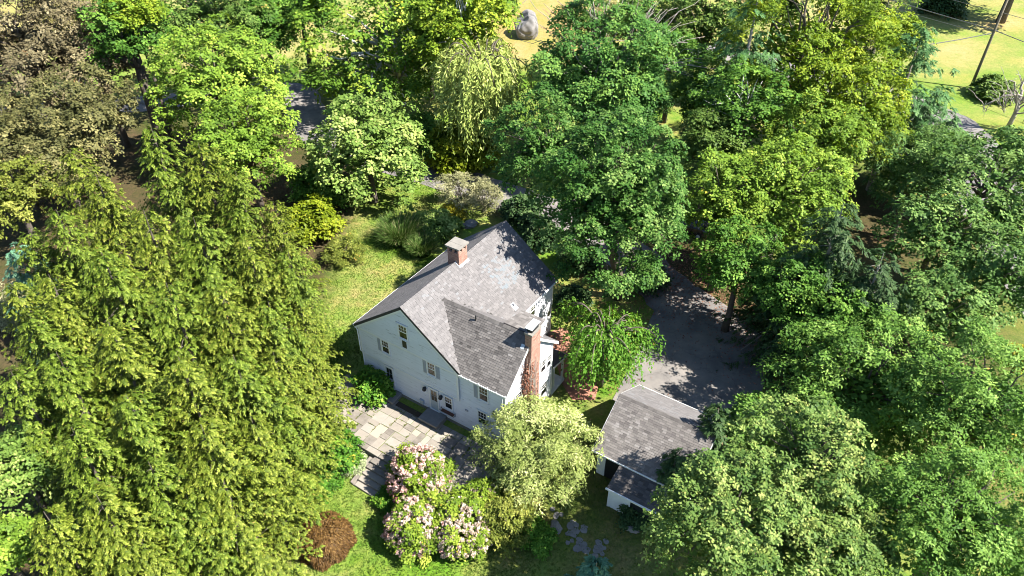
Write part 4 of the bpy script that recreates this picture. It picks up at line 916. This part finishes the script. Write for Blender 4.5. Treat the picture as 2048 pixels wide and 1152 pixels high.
# hemlocks: shared meshes, every tree its own object
HEM = []
for k in range(4):
    rng = np.random.default_rng(500 + k); H = 14.0; R = (4.0, 4.4, 3.8, 4.2, 4.0)[k]
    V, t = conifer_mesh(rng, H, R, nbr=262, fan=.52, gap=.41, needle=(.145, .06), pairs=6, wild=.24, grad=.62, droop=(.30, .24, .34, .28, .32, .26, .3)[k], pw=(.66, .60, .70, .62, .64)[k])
    HEM.append((quads_mesh('hemlock_crown', V, t, M['hemlock' if k % 3 else 'hemlock2']), conifer_trunk(rng, H, .24, R, 12).mesh('hemlock_trunk', M['bark']), R))
HL = [ # apex pixel, height, label
 (300, 250, 16, 'tallest hemlock at the back of the left stand, beside the bronze trees'),
 (395, 282, 14.5, 'hemlock at the back of the left stand, under the rounded light green tree'),
 (190, 345, 15, 'hemlock just below the smaller bronze-brown tree'),
 (470, 340, 13, 'back row hemlock below the light green tree at the road bend'),
 (110, 415, 14, 'hemlock near the left edge just below the bronze trees'),
 (545, 400, 10.5, 'hemlock at the back right of the stand, left of the far lawn path'),
 (285, 415, 16, 'hemlock with bare leader in the upper middle of the left stand'),
 (385, 430, 15, 'hemlock in the second row, right of the one with bare leader'),
 (200, 500, 15, 'hemlock in the left stand, second from the left edge in the second row'),
 (490, 470, 13, 'second row hemlock, third from the lawn beside the house'),
 (95, 545, 14, 'hemlock below and right of the blue-green spruce'),
 (575, 500, 11, 'second row hemlock bordering the sunny lawn'),
 (330, 560, 15, 'hemlock at the very centre of the left stand'),
 (435, 570, 14, 'hemlock right of the centre of the left stand'),
 (215, 640, 15, 'hemlock left of the centre of the left stand'),
 (535, 600, 12, 'third row hemlock, second from the lawn beside the house'),
 (110, 700, 14, 'hemlock near the left edge at mid height of the photo'),
 (600, 612, 9.5, 'hemlock at the lawn edge directly left of the gable wall'),
 (355, 710, 14, 'hemlock in the fourth row below the centre of the stand'),
 (465, 705, 13, 'fourth row hemlock, third from the terrace'),
 (250, 785, 14, 'hemlock left of centre in the lower half of the stand'),
 (545, 700, 11, 'fourth row hemlock, second from the terrace'),
 (612, 700, 8.5, 'hemlock whose branches overhang the left end of the terrace'),
 (55, 460, 12, 'hemlock right of the blue-green spruce at the left edge'),
 (55, 625, 13, 'hemlock at the left edge behind the greyish dry shrub'),
 (140, 300, 13, 'hemlock in front of the smaller bronze-brown tree'),
 (20, 560, 12, 'hemlock cut by the left edge between spruce and dry shrub'),
 (20, 740, 13, 'hemlock cut by the left edge above the pale whitish-green tree'),
 (140, 850, 13, 'hemlock right of the pale whitish-green tree at the left edge'),
 (400, 845, 13, 'fifth row hemlock in the middle of the lower stand'),
 (500, 830, 11, 'fifth row hemlock left of the terrace shrub'),
 (548, 820, 8, 'small hemlock beside the dark green terrace shrub'),
 (295, 920, 12, 'hemlock in the lower stand, above the bottom edge'),
 (190, 985, 12, 'hemlock near the bottom left, second from the left edge'),
 (85, 1020, 12, 'hemlock in the bottom left corner of the stand'),
 (370, 985, 9.5, 'hemlock at the bottom edge of the stand beside the dry lawn'),
 (440, 945, 7.5, 'smallest hemlock at the lower right tip of the stand'),
 (270, 1060, 9.5, 'hemlock at the bottom edge left of the dry lawn'),
 (535, 915, 5.5, 'low hemlock beside the garden steps path'),
]
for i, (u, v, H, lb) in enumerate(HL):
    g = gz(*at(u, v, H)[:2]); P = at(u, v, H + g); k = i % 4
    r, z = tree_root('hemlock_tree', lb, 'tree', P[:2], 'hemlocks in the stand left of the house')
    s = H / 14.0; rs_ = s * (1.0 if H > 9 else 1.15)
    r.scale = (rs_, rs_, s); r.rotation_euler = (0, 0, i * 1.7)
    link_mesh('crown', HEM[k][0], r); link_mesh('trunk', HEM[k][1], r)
def conifer(name, label, u, v, H, R, sp, seed, group=None, **kw):
    rng = np.random.default_rng(seed); P = at(u, v, H); r, z = tree_root(name, label, 'tree', P[:2], group)
    dead = kw.pop('dead', 10); V, t = conifer_mesh(rng, H, R, **kw); link_mesh('crown', quads_mesh('crown', V, t, M[sp]), r)
    conifer_trunk(rng, H, .02 * H, R, dead).build('trunk', M['twig'], r)
PK = dict(needle=(.34, .085), nbr=110, droop=.05, rise=.3, fan=1.15, gap=.85, pw=.55, pairs=8, wild=.3)
conifer('pine_tree', 'blue-green white pine at the top edge between the olive and yellow-green trees', 1520, -25, 20, 5.0, 'pine', 31, **PK)
conifer('pine_tree', 'blue-green pine at right with sprays reaching over the far lawn', 1850, 50, 17, 6.0, 'pine', 32, **PK)
conifer('pine_tree', 'lower blue-green pine beside the sunlit patch of road', 1880, 175, 11, 5.5, 'pine', 33, **PK)
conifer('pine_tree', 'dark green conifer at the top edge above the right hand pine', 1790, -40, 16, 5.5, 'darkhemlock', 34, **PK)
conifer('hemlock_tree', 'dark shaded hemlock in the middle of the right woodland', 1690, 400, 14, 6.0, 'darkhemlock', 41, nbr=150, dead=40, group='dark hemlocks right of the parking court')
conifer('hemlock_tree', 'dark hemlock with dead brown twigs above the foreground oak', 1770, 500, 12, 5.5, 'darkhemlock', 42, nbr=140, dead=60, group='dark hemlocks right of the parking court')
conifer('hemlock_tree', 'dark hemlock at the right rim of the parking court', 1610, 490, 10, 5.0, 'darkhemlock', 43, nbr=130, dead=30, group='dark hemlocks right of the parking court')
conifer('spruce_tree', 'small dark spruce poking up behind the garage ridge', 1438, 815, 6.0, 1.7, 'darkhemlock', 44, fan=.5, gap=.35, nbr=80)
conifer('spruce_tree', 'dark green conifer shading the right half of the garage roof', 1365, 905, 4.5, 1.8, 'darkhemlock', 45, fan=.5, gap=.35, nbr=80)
conifer('spruce_tree', 'blue-green spruce at the left edge beside brown ground', 14, 465, 10, 3.0, 'bluespruce', 46, nbr=110)
conifer('spruce_tree', 'small blue-green spruce at the bottom edge below the garage', 1196, 1105, 3.2, 1.3, 'bluespruce', 47, fan=.4, gap=.3, nbr=60)

# weeping trees
def weep(name, label, u, v, rpx, H, sp, seed, bark='bark', **kw):
    rng = np.random.default_rng(seed); C = at(u, v, H * .55); R = rpx * depth(C) / FPX; r, z = tree_root(name, label, 'tree', C[:2])
    V, t, paths = weeping_mesh(rng, R, H, **kw); link_mesh('crown', quads_mesh('crown', V, t, M[sp]), r)
    mb = MB(); top = kw.get('top', .62) * H; mb.tube([(0, 0, -.2), (.05, 0, top * .5), (0, 0, top * 1.02)], [.26 * H / 7, .2 * H / 7, .14 * H / 7], 8)
    for p in paths: mb.tube(p + np.array([0, 0, .05]), list(np.linspace(.085, .02, len(p)) * (H / 7) ** .5), 5)
    mb.build('trunk', M[bark], r, True)
weep('weeping_cherry', 'bright green weeping tree between the house and the garage', 1208, 690, 103, 7.2, 'weeping', 61, bark='bark', nmain=40, nstr=1500, hang=(.10, .66), leaf=.23, asp=.5, step=.13)
weep('willow_tree', 'pale yellow-green weeping willow beside the sycamore', 965, 180, 104, 15, 'willow', 62, nmain=30, nstr=1000, leaf=.5, asp=.28, step=.26)

# shrubs
shrub('variegated_willow', 'large pale variegated willow shrub at the right end of the terrace', 1072, 905, 106, .9, 'variegated', 71, px=3.1, asp=.34, nb=80, br=.26, up=.9)
shrub('shrub', 'dark green rounded shrub at the terrace edge beside the hemlocks', 680, 908, 44, .95, 'yewgreen', 72, px=2.6, nb=40)
shrub('silver_shrub', 'silvery leaved low shrub beside the garden steps', 706, 930, 27, .6, 'silver', 73, px=2.0, asp=.4, nb=30)
shrub('shrub', 'shaded broadleaf shrub against the house corner near the left door', 752, 775, 34, .8, 'yewgreen', 74, px=3.2, nb=26)
shrub('shrub', 'olive shrub at the right end of the flowering hydrangeas', 1010, 1050, 52, .95, 'oliveshrub', 75, px=2.2, nb=50, br=.26)
shrub('shrub', 'low bright green ground shrub right of the olive shrub', 1075, 1075, 34, .5, 'weeping', 76, px=2.6, nb=24)
shrub('yellow_shrub', 'yellow-green bush at the lawn edge below the light green trees', 628, 452, 48, 1.0, 'yellowbush', 77, px=3.0, nb=46)
shrub('shrub', 'bright yellow-green bush row beside the driveway behind the lawn', 925, 312, 62, .55, 'yellowbush', 78, px=3.2, nb=50)
shrub('shrub', 'green bush at the foot of the willow, left of the bright bush', 850, 290, 55, .7, 'midgreen', 79, px=3.2, nb=40)
shrub('shrub', 'green bush under the young bright maple at the lawn head', 640, 380, 50, .7, 'midgreen', 80, px=3.0, nb=40)
shrub('shrub', 'grey-green bush on the small lawn left of the tall grass clump', 687, 508, 36, .7, 'oliveshrub', 81, px=2.2, asp=.4, nb=40, hole=.2, fill=.05)
shrub('shrub', 'small yellow bush at the far corner of the house', 900, 430, 20, .8, 'yellow', 82, px=2.6, nb=20)
shrub('shrub', 'leafy hydrangea bed behind the chimney, sunlit pale green', 872, 455, 40, .5, 'limewhite', 83, px=2.8, nb=34)
shrub('shrub', 'pale twiggy small tree by the driveway behind the house', 918, 392, 40, 1.0, 'greytwig', 84, px=2.4, asp=.35, nb=50, hole=.5, fill=.0, density=.45)
shrub('shrub', 'dead grey twiggy bush beside the far roof corner', 968, 405, 36, 1.0, 'greytwig', 85, px=2.4, asp=.25, nb=50, hole=.55, fill=.0, density=.4)
shrub('shrub', 'greyish dry shrub at the left edge below the spruce', 45, 620, 55, .7, 'greytwig', 86, px=2.6, nb=50, asp=.4)
shrub('shrub', 'dark shrub at the top edge left of the boulder slope', 985, 8, 40, .8, 'olive', 87, px=3.4, nb=30)
shrub('shrub', 'dark rounded shrub at the top right edge of the far lawn', 1885, 8, 36, .8, 'darkhemlock', 88, px=3.4, nb=30)
shrub('shrub', 'green bushes at the foot of the utility pole on the far bank', 1985, 185, 34, .5, 'olive', 89, px=3.2, nb=30)
shrub('shrub', 'dark bush at the woodland rim of the parking court', 1565, 640, 45, .7, 'darkhemlock', 90, px=3.0, nb=36)
shrub('shrub', 'dark fern-like plant at the foot of the garden steps', 775, 1000, 24, .6, 'yewgreen', 91, px=2.8, nb=20, asp=.3)
shrub('shrub', 'small shaded shrub in front of the garage lean-to', 1270, 1035, 26, .7, 'darkhemlock', 92, px=3.0, nb=20)
shrub('shrub', 'weedy green border plants between hemlocks and garden steps', 640, 965, 40, .35, 'weeping', 93, px=2.2, nb=34, hole=.2, fill=.05)

for q_, (u_, v_, r_, l_) in enumerate(((1165, 520, 34, 'added dark shrub standing in for shade beneath the dark green maple, by the house corner'), (1150, 600, 26, 'added dark low shrub standing in for deep shade right of the house'), (1045, 425, 34, 'added dark shrub covering lit lawn behind the far roof corner'), (1300, 560, 36, 'dark shrub under the maple at the driveway edge'), (1078, 470, 36, 'tall dark shrub added over lit lawn at the far eave of the main roof'))):
    shrub('shrub', l_, u_, v_, r_, .8, 'darkhemlock', 200 + q_, px=3.2, nb=30)  # dark shrubs added to cover sunlit lawn, standing in for deep shade
# hydrangeas with flower heads, each head its own part
def panicle(seed, mat):
    rng = np.random.default_rng(seed); n = 42; q = rdir(rng, n); P = q * np.array([.075, .075, .12]) * rng.uniform(.7, 1.05, n)[:, None]
    N = nrm(q + rng.normal(0, .3, q.shape)); Dv = np.cross(N, rdir(rng, n)); L = rng.uniform(.06, .10, n)
    V = leaf_quads(P, Dv, N, L, L * .95, -L * .1, rng); return quads_mesh('flower_head', V, np.clip(rng.normal(.5, .2, n), 0, 1), M[mat])
HEADS = {k: [panicle(900 + j * 3 + i, k) for i in range(3)] for j, k in enumerate(('flower_pink', 'flower_white', 'flower_rose'))}
def hydrangea(label, u, v, rpx, hr, seed, nheads, pinkish):
    r, R, H, zc, rng = shrub('hydrangea_bush', label, u, v, rpx, hr, 'hydrangea', seed, px=2.6, nb=60, br=.25, group='flowering hydrangeas below the terrace')
    for k in range(nheads):
        d = rdir(rng, 1)[0]; d[2] = abs(d[2]) * 1.1 - .12; d = nrm(d)
        p = d * np.array([R, R, H]) * rng.uniform(.86, 1.04) + np.array([0, 0, zc]); p[2] = max(p[2], .15)
        w = pinkish + .35 * (-d[0]) - .2 * d[2] + rng.normal(0, .18)
        k_ = 'flower_rose' if (w > .85 and d[2] < .45) else ('flower_pink' if w > .42 else 'flower_white')
        o = link_mesh('flower_head', HEADS[k_][rng.integers(3)], r, p); s = rng.uniform(1.0, 1.65); o.scale = (s, s, s * rng.uniform(.9, 1.3)); o.rotation_euler = (rng.normal(0, .5), rng.normal(0, .5), rng.uniform(0, 6))
hydrangea('round pink flowering hydrangea next to the garden steps', 838, 962, 64, .95, 94, 290, .62)
hydrangea('pink and white hydrangea below the round pink one', 832, 1055, 63, .8, 95, 290, .5)
hydrangea('white flowering hydrangea left of the olive shrub', 922, 1060, 64, .8, 96, 290, .3)
hydrangea('white hydrangea tucked behind the others beside the terrace shade', 960, 1005, 42, .7, 97, 100, .25)

# laceleaf maple mound
def laceleaf():
    rng = np.random.default_rng(98); C = at(644, 1070, -.2); R = 57 * depth(C) / FPX; r, z = tree_root('laceleaf_maple', 'bronze-brown laceleaf maple mound on the lower lawn', 'shrub', C[:2])
    Vs = []; Ts = []; n = 30000
    d = rdir(rng, n); d[:, 2] = np.abs(d[:, 2]); lay = 1 + .13 * np.sin(d[:, 0] * 7 + d[:, 2] * 4) * np.cos(d[:, 1] * 6); P = d * np.array([R, R, R * .92]) * (lay * rng.uniform(.80, 1.0, n))[:, None]
    Dv = np.stack([d[:, 0] * .7, d[:, 1] * .7, -.9 + .5 * d[:, 2]], 1) + rng.normal(0, .3, (n, 3)); N = nrm(d + rng.normal(0, .35, (n, 3))); L = rng.uniform(.15, .28, n)
    V = leaf_quads(P, Dv, N, L, L * .34, -L * .08, rng); V[..., 2] = np.maximum(V[..., 2], .03)
    link_mesh('crown', quads_mesh('crown', V, np.clip(rng.normal(.45, .2, n) + .2 * (d[:, 2] - .4), 0, .95), M['laceleaf']), r)
    mb = MB(); mb.tube([(0, 0, -.2), (.05, 0, R * .4), (0, .1, R * .7)], [.14, .1, .04], 7)
    for k in range(8): a = k * .8; limb(mb, rng, (0, 0, R * .4), (R * .7 * math.cos(a), R * .7 * math.sin(a), R * .35), .06, .02, 4, .3)
    mb.build('trunk', M['bark'], r)
laceleaf()
def reed_clump(label, u, v, rpx, Hm, seed):
    rng = np.random.default_rng(seed); C = at(u, v, Hm * .5); R = rpx * depth(C) / FPX; r, z = tree_root('ornamental_grass', label, 'grass clump', C[:2], 'arching grass clumps on the side lawn')
    n = 2600; a = rng.uniform(0, 6.28, n); r0 = R * .45 * np.sqrt(rng.random(n)); L = Hm * rng.uniform(.7, 1.25, n); outw = rng.uniform(.15, .95, n)
    Vs = []; Ts = []; P = np.stack([r0 * np.cos(a), r0 * np.sin(a), np.zeros(n)], 1); tt = np.clip(rng.normal(.4, .2, n), 0, .93); tt[rng.random(n) < .05] = 1
    o = np.stack([np.cos(a), np.sin(a), np.zeros(n)], 1)
    for k in range(4):
        s = k / 4; el = 1.45 - outw * (s * 1.6 + .15); Dv = o * np.cos(el)[:, None] + np.array([0, 0, 1.0]) * np.sin(el)[:, None] + rng.normal(0, .06, (n, 3)); Dv = nrm(Dv)
        Nn = nrm(np.cross(np.cross(Dv, [0, 0, 1.0]), Dv) + rng.normal(0, .3, (n, 3))); l = L / 4 * 1.25
        Vs.append(leaf_quads(P, Dv, Nn, l, np.full(n, .055 - .008 * k), l * 0, rng)); Ts.append(tt); P = P + Dv * (L / 4)[:, None]
    V = np.concatenate(Vs); V[..., 2] = np.maximum(V[..., 2], .03)
    link_mesh('blades', quads_mesh('blades', V, np.concatenate(Ts), M['reed']), r)
reed_clump('large dark arching ornamental grass clump on the side lawn', 800, 465, 52, 2.2, 99)
reed_clump('arching ornamental grass clump nearest the main chimney', 845, 495, 34, 1.5, 99 + 1)

# dead vine on the end chimney
def vine():
    rng = np.random.default_rng(120); r = empty('dead_vine', h2w(12.55, 2.2, .1), -YAW); tag(r, 'dead brown vine climbing the tall end chimney', 'vine')
    mb = MB()
    for k in range(46):
        y = rng.uniform(-.45, .75); x = .16 if y > .04 else rng.uniform(-.32, .06); P = [(x, y, 0)]
        top = rng.uniform(3, 6.6) if y < .45 else rng.uniform(1.5, 4.5); zz = 0
        while zz < top: zz += rng.uniform(.35, .6); y = min(1.0, y + rng.normal(0, .07)); P.append((x + abs(rng.normal(0, .03)), y, zz))
        mb.tube(P, [.016] * len(P), 4)
    mb.build('stem', M['twig'], r)
    n = 2600; z = rng.beta(2.0, 1.6, n) * 6.4; y = np.where(rng.random(n) < .68, rng.normal(-.12, .2, n), rng.uniform(0, .95, n)); keep = (y < .25) | (rng.random(n) < .55 * (1 - z / 7)); z, y = z[keep], y[keep]; n = len(z)
    x = np.where(y > .06, .15 + np.abs(rng.normal(0, .05, n)), rng.uniform(-.34, .2, n)); P = np.stack([x, y, z], 1)
    N = nrm(np.array([.8, -.4, .4]) + rng.normal(0, .6, (n, 3))); Dv = np.array([0, 0, -1.0]) + rng.normal(0, .6, (n, 3)); L = rng.uniform(.07, .17, n)
    link_mesh('dry_leaves', quads_mesh('dry_leaves', leaf_quads(P, Dv, N, L, L * .6, -L * .1, rng), np.clip(rng.normal(.5, .22, n), 0, 1), M['vine']), r)
vine()

# dead pale tree at right
def dead_tree():
    rng = np.random.default_rng(130); b = at(2012, 262, 0); r, z = tree_root('dead_tree', 'dead tree with bare whitish branches at the right edge by the road', 'tree', b[:2])
    mb = MB(); mb.tube([(0, 0, -.2), (.2, 0, 2.5), (0, .3, 5)], [.3, .22, .14], 7)
    for k in range(15):
        a = rng.uniform(0, 6.28); e = np.array([math.cos(a) * rng.uniform(1.5, 4.2), math.sin(a) * rng.uniform(1, 3), rng.uniform(2.5, 7)]); limb(mb, rng, (.1, .1, rng.uniform(1.5, 4.5)), e, .12, .045, 5, .15, 6)
        for j in range(4): limb(mb, rng, e * rng.uniform(.55, .95), e + rng.normal(0, 1.0, 3), .05, .02, 4, .1, 4)
    mb.build('trunk', M['twig'], r, True)
dead_tree()
# dead white limb in the mid green tree
# ================================================================== street furniture, boulder, car
def rock(name, label, cat, u, v, R, seed, mat='boulder', sz=(1, 1, .95)):
    import bmesh
    rng = np.random.default_rng(seed); b = at(u, v, 0); bm = bmesh.new(); bmesh.ops.create_icosphere(bm, subdivisions=5, radius=1)
    dirs = rdir(rng, 26); offs = rng.uniform(.66, .98, 26); k2 = rdir(rng, 6) * 3
    for vv in bm.verts:
        d = np.array(vv.co); s = 1.0
        for dd, o in zip(dirs, offs):
            q = d @ dd
            if q > 0: s = min(s, o / q)
        s *= 1 + .04 * math.sin(k2[0] @ d * 2) + .03 * math.sin(k2[1] @ d * 5) + .022 * math.sin(k2[2] @ d * 11 + k2[3] @ d * 7)
        vv.co = Vector(d * s * R * np.array(sz))
    me = bpy.data.meshes.new(name); bm.to_mesh(me); bm.free(); me.materials.append(M[mat])
    a = me.attributes.new('tint', 'FLOAT', 'FACE'); a.data.foreach_set('value', np.full(len(me.polygons), .5, dtype=np.float32))
    o = link_mesh(name, me, None, (b[0], b[1], gz(b[0], b[1]) + R * sz[2] * .55)); o.rotation_euler = (0, 0, seed); tag(o, label, cat); return o
rock('boulder', 'huge grey boulder on the dry grass slope at the top', 'boulder', 1055, 72, 2.5, 5, sz=(1, .9, .95))
pb = at(1941, 176, 0)
pole = empty('utility_pole', (pb[0], pb[1], gz(pb[0], pb[1])), 0); tag(pole, 'weathered wooden utility pole on the far lawn at right', 'utility pole')
mb = MB(); mb.tube([(0, 0, -.5), (.1, 0, 6), (.25, 0, 13.5)], [.20, .17, .13], 10); mb.build('pole_shaft', M['wood_pole'], pole, True)
mb = MB(); mb.box(-1.2, -.06, 12.4, 1.6, .06, 12.55); mb.build('crossarm', M['wood_pole'], pole)
mb = MB(); mb.tube([(.1, -.05, 7.6), (.45, -.15, 7.65)], .05, 6); mb.tube([(.1, .1, 7.5), (-.25, .15, 7.5)], .06, 6); mb.build('bracket', M['wire'], pole)
pole_t = np.array([pb[0] + .15, pb[1], 7.6])
def cable(label, a, b, sag, r, name='cable'):
    a = np.asarray(a, float); b = np.asarray(b, float); t = np.linspace(0, 1, 25)[:, None]; P = a + (b - a) * t; P[:, 2] -= (4 * sag * t * (1 - t))[:, 0]
    o = MB().tube(P - a, r, 5).build(name, M['wire'], None, loc=tuple(a)); tag(o, label, 'cable'); return o
cable('thick bundled cable running up left from the utility pole', pole_t, pole_t + np.array([-32, 62, 1.0]), .9, .055)
cable('thin cable running below the thick one up left from the utility pole', pole_t + np.array([0, 0, -.7]), pole_t + np.array([-34, 60, -.4]), .8, .03)
cable('cable running down right from the utility pole out of frame', pole_t, pole_t + np.array([24, -46, .3]), .9, .05)
cable('pale service cable running left from the utility pole into the pine', pole_t + np.array([0, 0, -.3]), pole_t + np.array([-20, -4, -1.2]), .5, .06)
cable('upper cable from the pole towards the right edge', pole_t + np.array([0, 0, 2.2]), pole_t + np.array([30, -30, 2.4]), .8, .03)
cable('upper thin cable from the pole towards the top edge', pole_t + np.array([0, 0, 2.2]), pole_t + np.array([-34, 66, 2.4]), .9, .025)
cable('cable crossing the dry slope above the boulder', at(1120, -60, 8), at(960, 62, 8), .6, .035)
sp_ = at(1180, 12, 0)
sg = empty('signpost', (sp_[0], sp_[1], gz(sp_[0], sp_[1]))); tag(sg, 'thin brown post standing at the top edge right of the boulder', 'post')
MB().box(-.09, -.09, -.3, .09, .09, 4.2).build('post', M['wood_pole'], sg); MB().lathe([(.14, 0), (.14, .06), (.02, .16)], (0, 0, 4.2), 8).build('finial', M['wood_pole'], sg)
bx = at(1157, 6, 0); s = empty('stone_bench', (bx[0], bx[1], gz(bx[0], bx[1])), .2); tag(s, 'small grey stone bench at the top edge beside the brown post', 'bench')
MB().box(-.9, -.35, .45, .9, .35, .65).build('seat', M['boulder'], s); MB().box(-.7, -.3, 0, -.45, .3, .45).build('leg', M['boulder'], s); MB().box(.45, -.3, 0, .7, .3, .45).build('leg', M['boulder'], s)
# parked car, mostly hidden by trees
M['car_paint'], n_, l_, p_ = new_mat('dark_car_paint'); p_.inputs['Base Color'].default_value = (.02, .022, .028, 1); p_.inputs['Roughness'].default_value = .18; p_.inputs['Coat Weight'].default_value = .6
M['tyre'] = plain('tyre_rubber', (.02, .02, .02), .9)
def car():
    b = at(1370, 462, 0); r = empty('parked_car', (b[0], b[1], gz(b[0], b[1]) + .03), math.radians(-25)); tag(r, 'dark car parked in the gap between the maple and driveway trees', 'car')
    prof = [(-2.2, .35), (-2.25, .75), (-2.1, .98), (-1.25, 1.06), (-.6, 1.44), (.75, 1.47), (1.55, 1.08), (2.15, .95), (2.25, .6), (2.2, .35)]
    V = []; F = []; n = len(prof)
    for y, ins in ((-.88, 0), (-.80, .04), (.80, .04), (.88, 0)):
        for x, z in prof: V.append((x * (1 - (.02 if ins == 0 else 0)), y * (1 if z < 1.1 else .8), z if ins else z - .04 * (z > .5)))
    for k in range(3):
        for i in range(n): F.append((k * n + i, k * n + (i + 1) % n, (k + 1) * n + (i + 1) % n, (k + 1) * n + i))
    F += [tuple(range(n - 1, -1, -1)), tuple(3 * n + i for i in range(n))]
    MB().add(V, F).build('body', M['car_paint'], r)
    MB().slab([(-1.2, -.62, 1.105), (-.66, -.58, 1.425), (-.66, .58, 1.425), (-1.2, .62, 1.105)], (.01, 0, .012)).build('windscreen', M['glass'], r)
    MB().slab([(1.48, -.62, 1.13), (.82, -.58, 1.455), (.82, .58, 1.455), (1.48, .62, 1.13)], (.005, 0, .012)).build('rear_window', M['glass'], r)
    for s_ in (-1, 1): MB().slab([(-1.1, .885 * s_ * .84, 1.02), (-.55, .84 * s_ * .80, 1.38), (.7, .84 * s_ * .80, 1.38), (1.3, .885 * s_ * .84, 1.04)], (0, .03 * s_, 0)).build('side_window', M['glass'], r)
    for x in (-1.4, 1.4):
        for y in (-.85, .85):
            w = MB().tube([(x, y - .1, .33), (x, y + .1, .33)], .33, 16).build('wheel', M['tyre'], r); MB().tube([(x, y - .11, .33), (x, y + .11, .33)], .2, 12).build('rim', M['metal'], w)
car()
# flat stones of the shaded path below the garage
rp = random.Random(5); SPATH = empty('stone_path', tuple(at(1165, 1075, -.8))); tag(SPATH, 'shaded irregular stone path in front of the garage lean-to', 'path')
for k in range(46):
    u = rp.uniform(1105, 1215); v = 1040 + (u - 1105) * .62 + rp.uniform(-26, 26); q = at(u, v, -.6) ; q = np.array([q[0], q[1], gz(q[0], q[1])]); c0 = np.array(SPATH.location)
    nn = rp.randint(5, 7); R0 = rp.uniform(.14, .30); pts = [(q[0] - c0[0] + R0 * rp.uniform(.75, 1.1) * math.cos(6.283 * i / nn), q[1] - c0[1] + R0 * rp.uniform(.75, 1.1) * math.sin(6.283 * i / nn), q[2] - c0[2] + .025) for i in range(nn)]
    MB().slab(pts, (0, 0, -.12)).build('path_stone', M['stone'], SPATH)
for k, (u, v, R, lb) in enumerate(((1112, 1042, .45, 'pale rock under the variegated shrub beside the stone path'), (1262, 1050, .5, 'grey rock in the shade below the lean-to corner'), (940, 452, .7, 'pale flat rock by the far corner of the house'))):
    rock('rock', lb, 'rock', u, v, R, 30 + k, 'stone', (1.2, .8, .5))

# weeds growing in the terrace joints
def weeds():
    rng = np.random.default_rng(150); P = []
    for (x0, y0, x1, y1) in stones:
        if rng.random() < .6:
            k = rng.integers(4, 26); a = rng.random() < .5; t = rng.beta(2, 2, k)
            P.append(np.stack([x0 + (x1 - x0) * t, np.full(k, y0)], 1) if a else np.stack([np.full(k, x0), y0 + (y1 - y0) * t], 1))
    P = np.concatenate(P); P = np.repeat(P, 3, 0) + rng.normal(0, .025, (len(P) * 3, 2)); n = len(P)
    Dv = rng.normal(0, .7, (n, 3)); Dv[:, 2] = rng.uniform(.2, .9, n); L = rng.uniform(.04, .11, n)
    V = leaf_quads(np.concatenate([P, np.full((n, 1), .02)], 1), Dv, rdir(rng, n), L, L * .45, L * 0, rng)
    o = link_mesh('joint_weeds', quads_mesh('joint_weeds', V, np.clip(rng.normal(.5, .25, n), 0, .93), M['grass_blade']), T); tag(o, kind='stuff')
weeds()
# ================================================================== lawn grass and litter
def grass():
    rng = np.random.default_rng(140)
    regs = [((-9, 3, 1, 30), 26000), ((-11, 12, -18, -8), 24000), ((8, 22, -16, -5), 5000)]
    P = []
    for (x0, x1, y0, y1), n in regs: P.append(np.stack([rng.uniform(x0, x1, n), rng.uniform(y0, y1, n)], 1))
    P = np.concatenate(P); X, Y = w2h(P[:, 0], P[:, 1])
    ok = ~((X > -.1) & (X < 12.3) & (Y > -5.3) & (Y < 12.1)) & ~((X > -1.8) & (X < 12.7) & (Y > -5.3) & (Y < 0))
    ok &= hemlock_floor(P[:, 0], P[:, 1]) < .5
    P = P[ok]; n = len(P); d = dryness(P[:, 0], P[:, 1]); z = gh(P[:, 0], P[:, 1])
    k = 2; P3 = np.repeat(np.stack([P[:, 0], P[:, 1], z], 1), k, 0) + rng.normal(0, .03, (n * k, 3)) * np.array([1, 1, 0]); n3 = len(P3)
    Dv = rng.normal(0, .55, (n3, 3)); Dv[:, 2] = rng.uniform(.35, 1, n3); N = rdir(rng, n3); L = rng.uniform(.06, .15, n3)
    V = leaf_quads(P3, Dv, N, L, rng.uniform(.03, .06, n3), L * 0, rng)
    t = np.clip(np.repeat(d, k) * .95 + rng.normal(.02, .14, n3), 0, .93)
    o = link_mesh('lawn_grass', quads_mesh('lawn_grass', V, t, M['grass_blade'])); tag(o, 'short mottled green and straw coloured lawn grass', 'grass', kind='stuff')
    n = 5000; c = np.concatenate([np.stack([rng.normal(23.5, 3.5, n), rng.normal(13, 3.5, n)], 1), np.stack([rng.normal(16.5, 2.5, n // 4), rng.normal(2.5, 2.5, n // 4)], 1), np.stack([rng.normal(32, 3, n), rng.normal(6, 4, n)], 1)])
    n = len(c); z = gh(c[:, 0], c[:, 1]) + .06; N = nrm(np.array([0, 0, 1.0]) + rng.normal(0, .4, (n, 3))); Dv = np.cross(N, rdir(rng, n)); L = rng.uniform(.07, .16, n)
    V = leaf_quads(np.concatenate([c, z[:, None]], 1), Dv, N, L, L * .8, L * .1, rng)
    o = link_mesh('fallen_leaves', quads_mesh('fallen_leaves', V, np.clip(rng.normal(.5, .25, n), 0, 1), M['vine'])); tag(o, 'brown fallen leaves scattered at the driveway edges', 'leaves', kind='stuff')
grass()
